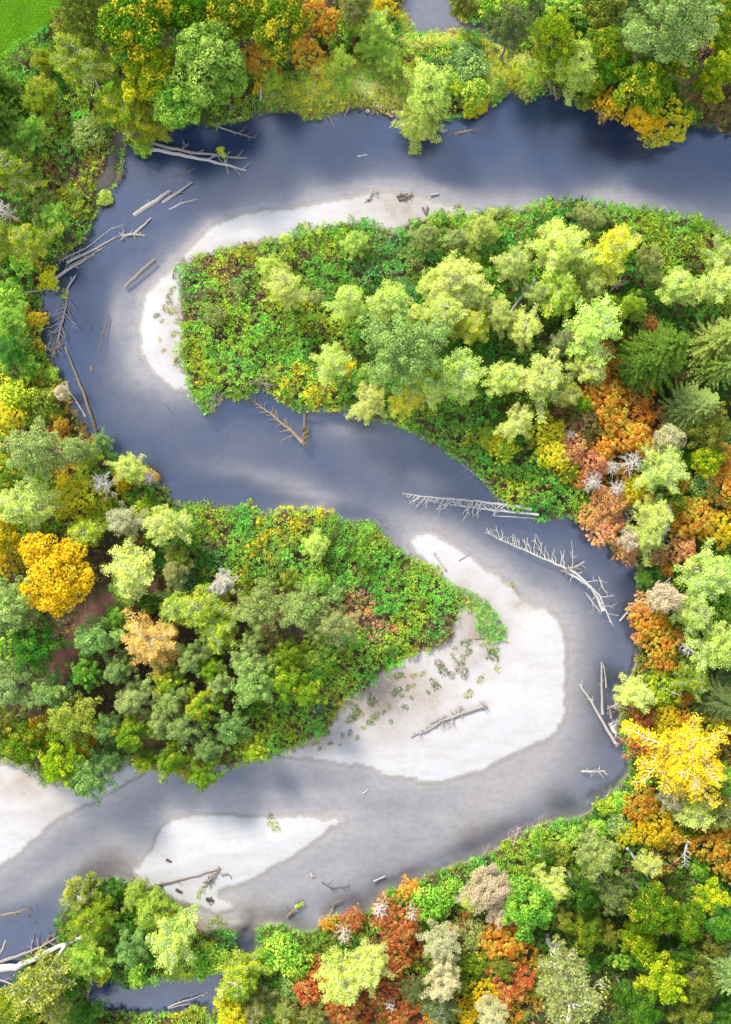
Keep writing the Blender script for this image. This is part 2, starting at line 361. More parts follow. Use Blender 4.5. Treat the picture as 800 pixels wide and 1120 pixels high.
# ------------------------------------------------------------------ leaves, limbs
def leaf_quads(P, N, T, L, Wd):
    T = unit(T - N * (T * N).sum(-1, keepdims=True)); B = np.cross(N, T)
    L = np.asarray(L)[:, None]; Wd = np.asarray(Wd)[:, None]
    v = np.stack([P - T * L * .5, P + B * Wd * .5 + T * L * .05, P + T * L * .5, P - B * Wd * .5 + T * L * .05], 1).reshape(-1, 3)
    return v, np.arange(len(v), dtype=np.int32)
def rdir(n, zmin=-1.0, r=rng):
    z = r.uniform(zmin, 1, n); a = r.uniform(0, 2 * math.pi, n); q = np.sqrt(1 - z * z)
    return np.stack([q * np.cos(a), q * np.sin(a), z], -1)
def tubes(chains, sides=5):
    V = []; F = []; b = 0
    ang = np.arange(sides) / sides * 2 * math.pi
    for pts, rad in chains:
        pts = np.asarray(pts, float); rad = np.asarray(rad, float); n = len(pts)
        d = np.gradient(pts, axis=0); d = unit(d)
        ref = np.array([0, 0, 1.]) if abs(d[:, 2].mean()) < .9 else np.array([1., 0, 0])
        u = unit(np.cross(d, ref)); w = np.cross(d, u)
        ring = pts[:, None] + (u[:, None] * np.cos(ang)[None, :, None] + w[:, None] * np.sin(ang)[None, :, None]) * rad[:, None, None]
        V.append(ring.reshape(-1, 3))
        i = np.arange(n - 1)[:, None] * sides; k = np.arange(sides)[None]; k2 = (k + 1) % sides
        q = np.stack([i + k, i + k2, i + sides + k2, i + sides + k], -1).reshape(-1, 4) + b
        F.append(q); b += n * sides
        # end cap as a fan of two-step quads onto a closing vertex pair
        c0 = len(np.concatenate(V)); V.append(pts[[0, -1]])
        for e, base in ((0, 0), (1, (n - 1) * sides)):
            s0 = b - n * sides + base
            for kk in range(sides):
                a1, a2 = s0 + kk, s0 + (kk + 1) % sides
                F.append(np.array([[a1, a2, c0 + e, c0 + e]]))
        b += 2
    V = np.concatenate(V); F = np.concatenate(F)
    tri = F[:, 2] == F[:, 3]
    tot = np.where(tri, 3, 4); flat = np.concatenate([f[:3] if t else f for f, t in zip(F, tri)])
    return V, tot, flat
def tube_mesh(name, chains, sides=5, mat=None):
    V, tot, flat = tubes(chains, sides)
    return mesh_from(name, V, tot, flat, mat or M_BARK, True)
def bend(p0, p1, sag=0, wob=.04, n=6, r=rng):
    p0 = np.array(p0, float); p1 = np.array(p1, float); t = np.linspace(0, 1, n)[:, None]
    p = p0 + (p1 - p0) * t; Lg = np.linalg.norm(p1 - p0)
    w = r.normal(0, 1, (n, 3)) * wob * Lg; w[0] = 0; w *= np.sin(t * math.pi * .8)
    p += w; p[:, 2] += (-sag * 4 * t * (1 - t))[:, 0] * Lg
    return p
class Crown:
    def __init__(s): s.P, s.N, s.T, s.L, s.W, s.c, s.v = [], [], [], [], [], [], []
    def add(s, P, N, T, L, Wd, c, v):
        n = len(P)
        for a, x in ((s.P, P), (s.N, unit(N)), (s.T, T)): a.append(np.asarray(x))
        for a, x in ((s.L, L), (s.W, Wd), (s.c, c), (s.v, v)): a.append(np.broadcast_to(np.asarray(x, float), (n,)))
    def mesh(s, name):
        P, N, T, L, Wd, c, v = [np.concatenate(a) for a in (s.P, s.N, s.T, s.L, s.W, s.c, s.v)]
        V, idx = leaf_quads(P, N, T, L, Wd)
        return mesh_from(name, V, 4, idx, M_CROWN, False, {'clump_tone': ('FACE', 'FLOAT', c), 'leaf_tone': ('FACE', 'FLOAT', v)})
def clump(C, c, rc, n, Ls, Wr, r, flat=1.0, up=.5, tone=None, out=None, droop=0, dn=.75):
    d = rdir(n, -.55, r); q = r.uniform(.35, 1, n) ** .5
    P = c + d * (q * rc)[:, None] * np.array([1, 1, flat])
    N = d * dn + np.array([0, 0, up * .6]) + r.normal(0, .38, (n, 3))
    T = d + r.normal(0, .5, (n, 3)); T[:, 2] -= droop
    if out is not None: T = T * .5 + out
    L = Ls * r.uniform(.65, 1.3, n)
    C.add(P, N, T, L, L * Wr, r.uniform(0, 1) if tone is None else tone, r.uniform(0, 1, n))
def lobed(r, k=5):
    ph = r.uniform(0, 6.28, k); am = r.uniform(.05, .14, k); fr = np.array([2, 3, 4, 5, 7])[:k]
    return lambda a: 1 + sum(am[i] * math.sin(fr[i] * a + ph[i]) for i in range(k))
def trunk_chain(H, r0, r, lean=.04):
    top = np.array([r.normal(0, lean) * H, r.normal(0, lean) * H, H])
    p = bend((0, 0, -.25), top, 0, .012, 7, r); return p, np.linspace(r0, r0 * .22, 7)

def maple(seed, R=3.4, H=9.5, nc=64, per=190, leaf=.21, az=.72, dense=1.0):
    r = np.random.default_rng(seed); C = Crown(); lob = lobed(r); ch = []
    tp, tr = trunk_chain(H * .8, .24, r); ch.append((tp, tr)); hc = H - R * az
    for i in range(nc):
        z = 1 - (i + .5) / nc * 1.25; a = i * 2.39996 + r.normal(0, .25); q = math.sqrt(max(0, 1 - z * z))
        k = lob(a) * r.uniform(.66, 1.06)
        c = np.array([q * math.cos(a) * R * k * .84, q * math.sin(a) * R * k * .84, hc + z * R * az * r.uniform(.78, 1.0)])
        rc = R * r.uniform(.13, .29)
        clump(C, c, rc, int(per * dense), leaf, .85, r, .75, .55)
        if i % 3 == 0:
            s = tp[3 + i % 3]; ch.append((bend(s, c, .05, .05, 5, r), np.linspace(.09, .02, 5)))
    return C.mesh('broad_crown'), tube_mesh('limbed_trunk', ch)
def cottonwood(seed, R=3.2, H=10.5, nl=36, leaf=.165):
    r = np.random.default_rng(seed); C = Crown(); lob = lobed(r); ch = []
    tp, tr = trunk_chain(H * .9, .24, r); ch.append((tp, tr))
    for i in range(nl):
        a = i * 2.39996 + r.normal(0, .3); u = (i + .5) / nl
        h0 = H * (.38 + .5 * u); Rl = R * lob(a) * (1 - .80 * u ** 1.8) * r.uniform(.75, 1.05)
        j = min(6, int(h0 / (H * .9) * 6)); s = tp[j]
        e = np.array([math.cos(a) * Rl, math.sin(a) * Rl, h0 + Rl * .35 + .3])
        b = bend(s, e, -.08, .04, 7, r); ch.append((b, np.linspace(.07, .015, 7)))
        tone = r.uniform(0, 1)
        for k, t in enumerate((.45, .68, .86, 1.0)):
            c = b[int(round(t * 6))] + r.normal(0, .16 * R / 3.2, 3)
            clump(C, c, R * r.uniform(.12, .19) * (1.15 if k < 3 else .85), 88, leaf, .7, r, .8, .5, tone * .6 + .4 * r.uniform(0, 1))
    return C.mesh('tufted_crown'), tube_mesh('limbed_trunk', ch)
def alder(seed, R=3.2, H=9.5, nl=42, leaf=.165, tw=.036, dens=1.0, wr=.62):
    r = np.random.default_rng(seed); C = Crown(); lob = lobed(r); ch = []
    tp, tr = trunk_chain(H * .86, .15, r, .02); ch.append((tp, tr))
    for i in range(nl):
        a = i * 2.39996 + r.normal(0, .25); u = (i + .5) / nl
        h0 = H * (.36 + .56 * u); Rl = R * lob(a) * (1 - .62 * u ** 1.6) * r.uniform(.5, 1.22)
        s = tp[min(6, int(h0 / (H * .86) * 6))]
        e = np.array([math.cos(a) * Rl, math.sin(a) * Rl, h0 + Rl * .30])
        b = bend(s, e, -.06, .03, 7, r); ch.append((b, np.linspace(tw * 1.5, tw * .5, 7)))
        od = unit(e - s); side = unit(np.cross(od, [0, 0, 1])); tone = r.uniform(0, 1)
        for t in np.linspace(.32, 1, 7):
            c0 = s + (e - s) * t; c0[2] = np.interp(t, np.linspace(0, 1, 7), b[:, 2])
            for sg in (-1, 1):
                tip = c0 + (side * sg * .8 + od * .75 + np.array([0, 0, .12])) * R * .17 * (1.35 - .7 * t) * r.uniform(.6, 1.3)
                if r.uniform() < .8: ch.append((np.array([c0, (c0 + tip) / 2 + r.normal(0, .03, 3), tip]), np.array([tw * .7, tw * .55, tw * .3])))
                n = int(24 * dens)
                P = c0 + (tip - c0) * r.uniform(.2, 1.2, (n, 1)) + r.normal(0, .13 * R / 3.2, (n, 3))
                P[:, 2] -= .10 + .12 * (1 - t); T = unit(tip - c0) + r.normal(0, .45, (n, 3)); N = np.array([0, 0, .75]) + r.normal(0, .42, (n, 3)) + od * .25
                L = leaf * r.uniform(.6, 1.4, n)
                C.add(P, N, T, L, L * wr, tone * .5 + .5 * r.uniform(), r.uniform(0, 1, n))
    for k in range(9):
        clump(C, tp[-1] + np.array([*r.normal(0, .09 * R, 2), H * .09 + r.normal(0, .1)]), R * .13, 30, leaf, wr, r, .8, .6)
    return C.mesh('feathery_crown'), tube_mesh('limbed_trunk', ch, 4)
def conifer(seed, R=3.6, H=13.0):
    r = np.random.default_rng(seed); C = Crown(); ch = []
    tp, tr = trunk_chain(H, .26, r, .01); ch.append((tp, tr)); tr[-1] = .02
    nw = 34
    for w in range(nw):
        u = w / (nw - 1); h = H * (.16 + .82 * u); Rl0 = R * (1 - u) ** .8 + .25
        nb = int(13 - 6 * u)
        for k in range(nb):
            a = k / nb * 6.283 + w * .7 + r.normal(0, .14); Rl = Rl0 * r.uniform(.55, 1.12)
            s = np.array([np.interp(h, tp[:, 2], tp[:, 0]), np.interp(h, tp[:, 2], tp[:, 1]), h])
            d = np.array([math.cos(a), math.sin(a), 0]); sd = np.array([-d[1], d[0], 0])
            m = 7; t = np.linspace(0, 1, m); pts = s + d * (Rl * t)[:, None]; pts[:, 2] += -.30 * Rl * t ** 1.2 + .12 * Rl * t ** 3
            ch.append((pts, np.linspace(.035, .008, m))); tone = r.uniform()
            n = int(18 + 34 * Rl / R)
            for sg in (-1, 1):
                tt = r.uniform(.12, 1, n); P0 = s + d * (Rl * tt)[:, None]
                P0[:, 2] += -.30 * Rl * tt ** 1.2 + .12 * Rl * tt ** 3
                ln = (.16 + .30 * (1 - tt) * (.4 + .6 * Rl / R)) * r.uniform(.6, 1.3, n)
                T = d * r.uniform(.5, .9, (n, 1)) + sd * sg * r.uniform(.5, .95, (n, 1)) + np.array([0, 0, -.22]) + r.normal(0, .1, (n, 3))
                T = unit(T); P = P0 + T * (ln * .5)[:, None]
                N = np.array([0, 0, 1.]) + r.normal(0, .3, (n, 3))
                C.add(P, N, T, ln, .06 + .05 * r.uniform(0, 1, n), tone * .4 + .6 * tt, r.uniform(0, 1, n))
    return C.mesh('needled_crown'), tube_mesh('straight_trunk', ch, 4)
def vine_maple(seed, R=2.4, H=4.6, nc=95, leaf=.155):
    r = np.random.default_rng(seed); C = Crown(); ch = []; lob = lobed(r)
    for i in range(5):
        a = i * 1.257 + r.normal(0, .3); ch.append((bend((0, 0, -.2), (math.cos(a) * R * .5, math.sin(a) * R * .5, H * .75), -.06, .05, 6, r), np.linspace(.07, .02, 6)))
    for i in range(nc):
        a = i * 2.39996; q = math.sqrt((i + .5) / nc); k = lob(a)
        c = np.array([math.cos(a) * q * R * k, math.sin(a) * q * R * k, H * (.98 - .5 * q * q) * r.uniform(.72, 1.02)])
        clump(C, c, R * r.uniform(.05, .17), 55, leaf, .85, r, .45, 1.2, dn=.4)
        if i % 8 == 0: ch.append((bend((0, 0, H * .3), c, .03, .05, 5, r), np.linspace(.04, .012, 5)))
    return C.mesh('layered_crown'), tube_mesh('many_stemmed_trunk', ch, 4)
def bush(seed, R=1.5, H=2.3, nc=26, leaf=.17):
    r = np.random.default_rng(seed); C = Crown(); ch = []; lob = lobed(r)
    for i in range(nc):
        z = 1 - (i + .5) / nc * 1.05; a = i * 2.39996 + r.normal(0, .2); q = math.sqrt(max(0, 1 - z * z)); k = lob(a) * r.uniform(.75, 1.05)
        c = np.array([q * math.cos(a) * R * k * .8, q * math.sin(a) * R * k * .8, H * .42 + z * H * .48 * r.uniform(.75, 1)])
        clump(C, c, R * r.uniform(.2, .32), 80, leaf, .6, r, .85, .5, droop=-.3)
        if i % 3 == 0: ch.append((bend((0, 0, -.1), c, 0, .05, 5, r), np.linspace(.035, .01, 5)))
    return C.mesh('bushy_crown'), tube_mesh('many_stemmed_trunk', ch, 4)
def twig_tree(seed, R=2.6, H=7.0, levels=3, r0=.18, nl=24, leaves=0, leaf=.15):
    """bare pale tree: branching tubes, optionally a few last leaves"""
    r = np.random.default_rng(seed); tk = []; br = []; C = Crown()
    tp, tr = trunk_chain(H, r0, r, .03); tk.append((tp, tr))
    def grow(p, d, Lg, rad, lev):
        d = unit(d); e = p + d * Lg; b = bend(p, e, -.05, .06, 5, r); br.append((b, np.linspace(rad, rad * .4, 5)))
        if leaves:
            n = leaves; P = b[r.integers(2, 5, n)] + r.normal(0, .2, (n, 3)); L = leaf * r.uniform(.6, 1.4, n)
            C.add(P, np.array([0, 0, .8]) + r.normal(0, .45, (n, 3)), d + r.normal(0, .5, (n, 3)), L, L * .6, r.uniform(), r.uniform(0, 1, n))
        if lev == 0: return
        for k in range(4 if lev > 1 else 3):
            t = r.uniform(.35, 1); q = p + (e - p) * t
            grow(q, d + r.normal(0, .55, 3) + np.array([0, 0, .12]), Lg * r.uniform(.4, .62), rad * .55, lev - 1)
    for i in range(nl):
        a = i * 2.39996; u = (i + .5) / nl; h = H * (.4 + .58 * u)
        s = np.array([np.interp(h, tp[:, 2], tp[:, 0]), np.interp(h, tp[:, 2], tp[:, 1]), h])
        grow(s, np.array([math.cos(a), math.sin(a), .55]), R * (.95 - .45 * u) * r.uniform(.7, 1.05) * .72, r0 * .45, levels - 1)
    out = [tube_mesh('bare_branches', br, 3), tube_mesh('bare_trunk', tk, 5)]
    out.append(C.mesh('sparse_crown') if leaves else None)
    return out

LIB = {
 'maple': [maple(100 + i) for i in range(5)],
 'cottonwood': [cottonwood(200 + i) for i in range(5)],
 'alder': [alder(300 + i) for i in range(6)],
 'willow': [alder(400 + i, R=2.6, H=6.0, nl=46, leaf=.16, tw=.022, dens=1.2, wr=.34) for i in range(4)],
 'conifer': [conifer(500 + i) for i in range(3)],
 'vine': [vine_maple(600 + i) for i in range(5)],
 'shrub': [bush(700 + i) for i in range(6)],
 'bare': [twig_tree(800 + i) for i in range(4)],
 'sparse': [twig_tree(850 + i, R=3.2, H=9.0, nl=24, r0=.19, leaves=14, leaf=.19) for i in range(3)],
}
NOM = {'maple': (3.4, 9.5), 'cottonwood': (3.2, 10.5), 'alder': (3.2, 9.5), 'willow': (2.6, 6.0), 'conifer': (3.6, 13.0), 'vine': (2.4, 4.6), 'shrub': (1.5, 2.3), 'bare': (2.6, 7.0), 'sparse': (3.2, 9.0)}
KC = {'maple': .62, 'cottonwood': .62, 'alder': .66, 'willow': .62, 'conifer': .45, 'vine': .75, 'shrub': .5, 'bare': .65, 'sparse': .66}   # where the crown's bulk sits
KNAME = {'maple': 'maple_tree', 'cottonwood': 'cottonwood_tree', 'alder': 'alder_tree', 'willow': 'willow_tree', 'conifer': 'conifer_tree', 'vine': 'vine_maple', 'shrub': 'shrub', 'bare': 'bare_tree', 'sparse': 'thinning_tree'}
KWORD = {'maple': 'rounded broadleaf tree', 'cottonwood': 'clumpy-crowned tree', 'alder': 'feathery tree', 'willow': 'fine-leaved willow', 'conifer': 'conifer', 'vine': 'loose low tree', 'shrub': 'shrub', 'bare': 'leafless tree', 'sparse': 'thinly leaved tree'}
KCAT = {'shrub': 'shrub', 'conifer': 'conifer'}
K_LEAF = .60
PAL = {
 'cedar': ((86,126,36),(124,158,54),.45,'dark green'), 'cedl': ((150,178,74),(178,196,92),.45,'light green'),
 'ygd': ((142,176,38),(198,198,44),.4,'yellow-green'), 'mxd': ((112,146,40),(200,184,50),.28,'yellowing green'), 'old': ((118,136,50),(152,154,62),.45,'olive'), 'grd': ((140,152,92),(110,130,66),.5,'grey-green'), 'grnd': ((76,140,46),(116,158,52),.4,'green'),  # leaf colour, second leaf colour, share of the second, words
 'pale': ((228,240,124),(208,228,92),0.45,'pale yellow'), 'plm': ((204,232,104),(232,240,120),0.45,'pale lime'), 'yg': ((170,206,60),(216,222,66),0.42,'yellow-green'), 'lime': ((168,212,72),(206,220,84),.45,'lime green'),
 'gold': ((250,212,46),(196,184,56),0.34,'golden yellow'), 'yel': ((240,226,56),(200,214,62),0.4,'bright yellow'), 'oran': ((248,168,64),(212,192,74),0.48,'orange'), 'rust': ((224,120,72),(202,160,86),0.48,'rust red'),
 'salm': ((242,168,120),(238,192,110),.45,'salmon'), 'grn': ((116,176,62),(164,200,74),0.4,'green'), 'brt': ((148,204,72),(200,224,88),0.4,'bright green'), 'dk': ((68,114,34),(106,146,50),0.4,'dark green'),
 'sil': ((184,202,118),(150,180,92),0.5,'silvery green'), 'slg': ((134,178,66),(172,200,90),0.4,'silvery green'), 'teal': ((138,178,98),(172,200,108),0.45,'blue-green'), 'olv': ((152,172,66),(190,192,80),0.45,'olive'), 'gry': ((194,202,122),(160,176,92),0.5,'grey-green'),
 'mix': ((104,160,40),(238,206,56),0.18,'green and gold'), 'mxy': ((140,176,50),(230,212,66),0.26,'yellowing green'), 'pnk': ((230,218,180),(220,202,156),0.5,'pinkish beige'), 'peach': ((255,228,118),(250,210,92),0.45,'peach-coloured'),
 'brn': ((150,120,82),(140,136,74),.5,'brown'), 'wht': ((234,230,212),(214,210,188),.5,'white'), 'gyw': ((228,224,166),(204,200,138),0.5,'grey-beige'),
}
BARKC = {'maple': (.09, .07, .05), 'cottonwood': (.13, .12, .10), 'alder': (.46, .44, .34), 'willow': (.2, .19, .13), 'conifer': (.08, .055, .04), 'vine': (.10, .08, .06), 'shrub': (.10, .08, .06), 'bare': (.44, .405, .35), 'sparse': (.46, .43, .36)}
used = {}
PLACED = []
def tree(kind, pal, px, py, rp, label=None, hk=1.0, group=None, i=None):
    R0, H0 = NOM[kind]
    R = rp * PX * (1.18 if kind == 'bare' else 1.13)
    H = H0 * (R / R0) ** .72 * hk
    if kind == 'shrub': H = H0 * (R / R0) ** .9 * hk
    hc = KC[kind] * H
    k = 1 - (hc + .8) / CAMH
    R *= k
    tgt = W(px, py) * k
    bx, by = tgt
    j, ii = gi(bx, by)
    if not land[j, ii]:
        ny_, nx_ = nLy[j, ii], nLx[j, ii]
        q = np.array([XS[nx_], YS[ny_]]); d = unit(q - tgt); bx, by = q + d * .25
    z = float(zat(bx, by)) - .03
    n = used.get(kind, 0); used[kind] = n + 1
    v = LIB[kind][(n if i is None else i) % len(LIB[kind])]
    r = np.random.default_rng(9000 + int(px * 7 + py * 13))
    root = empty(KNAME[kind], (float(bx), float(by), z))
    lean = np.array([tgt[0] - bx, tgt[1] - by]); ll = np.linalg.norm(lean)
    q = Quaternion((0, 0, 1), r.uniform(0, 6.283))
    if ll > .05: q = Quaternion(Vector((-lean[1], lean[0], 0)).normalized(), min(.75, math.atan2(ll, hc))) @ q
    root.rotation_mode = 'QUATERNION'; root.rotation_quaternion = q
    s = R / R0; root.scale = (s * r.uniform(.86, 1.14), s * r.uniform(.86, 1.14), H / H0)
    # near the frame edges, deeper leaf palettes paint in a lens vignette
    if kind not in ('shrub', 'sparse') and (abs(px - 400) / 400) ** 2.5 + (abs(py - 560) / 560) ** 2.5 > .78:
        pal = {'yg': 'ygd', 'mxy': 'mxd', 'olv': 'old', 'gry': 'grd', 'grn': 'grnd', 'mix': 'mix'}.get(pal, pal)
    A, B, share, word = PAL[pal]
    jit = r.uniform(.94, 1.06, 3) * r.uniform(.86, 1.14)
    def leafy(me, name):
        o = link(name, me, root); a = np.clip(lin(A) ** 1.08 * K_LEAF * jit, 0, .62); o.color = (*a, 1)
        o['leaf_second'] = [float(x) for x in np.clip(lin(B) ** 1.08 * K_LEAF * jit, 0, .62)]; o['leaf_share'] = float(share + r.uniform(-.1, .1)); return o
    def woody(me, name, f=1.0):
        o = link(name, me, root); b = np.array(BARKC[kind]) * f * r.uniform(.85, 1.1)
        if pal == 'pnk' : b = b * np.array([1.0, .86, .74])
        if pal == 'gyw' : b = b * np.array([.9, .88, .8])
        o.color = (*b, 1); return o
    if kind in ('bare', 'sparse'):
        woody(v[0], 'branch'); woody(v[1], 'trunk')
        if v[2]: leafy(v[2], 'crown')
    else:
        leafy(v[0], 'crown'); woody(v[1], 'trunk')
    tag(root, label, KCAT.get(kind, 'tree'), group)
    PLACED.append(dict(o=root, x=px, y=py, r=rp, kind=kind, pal=pal, word=word, label=label))
    return root

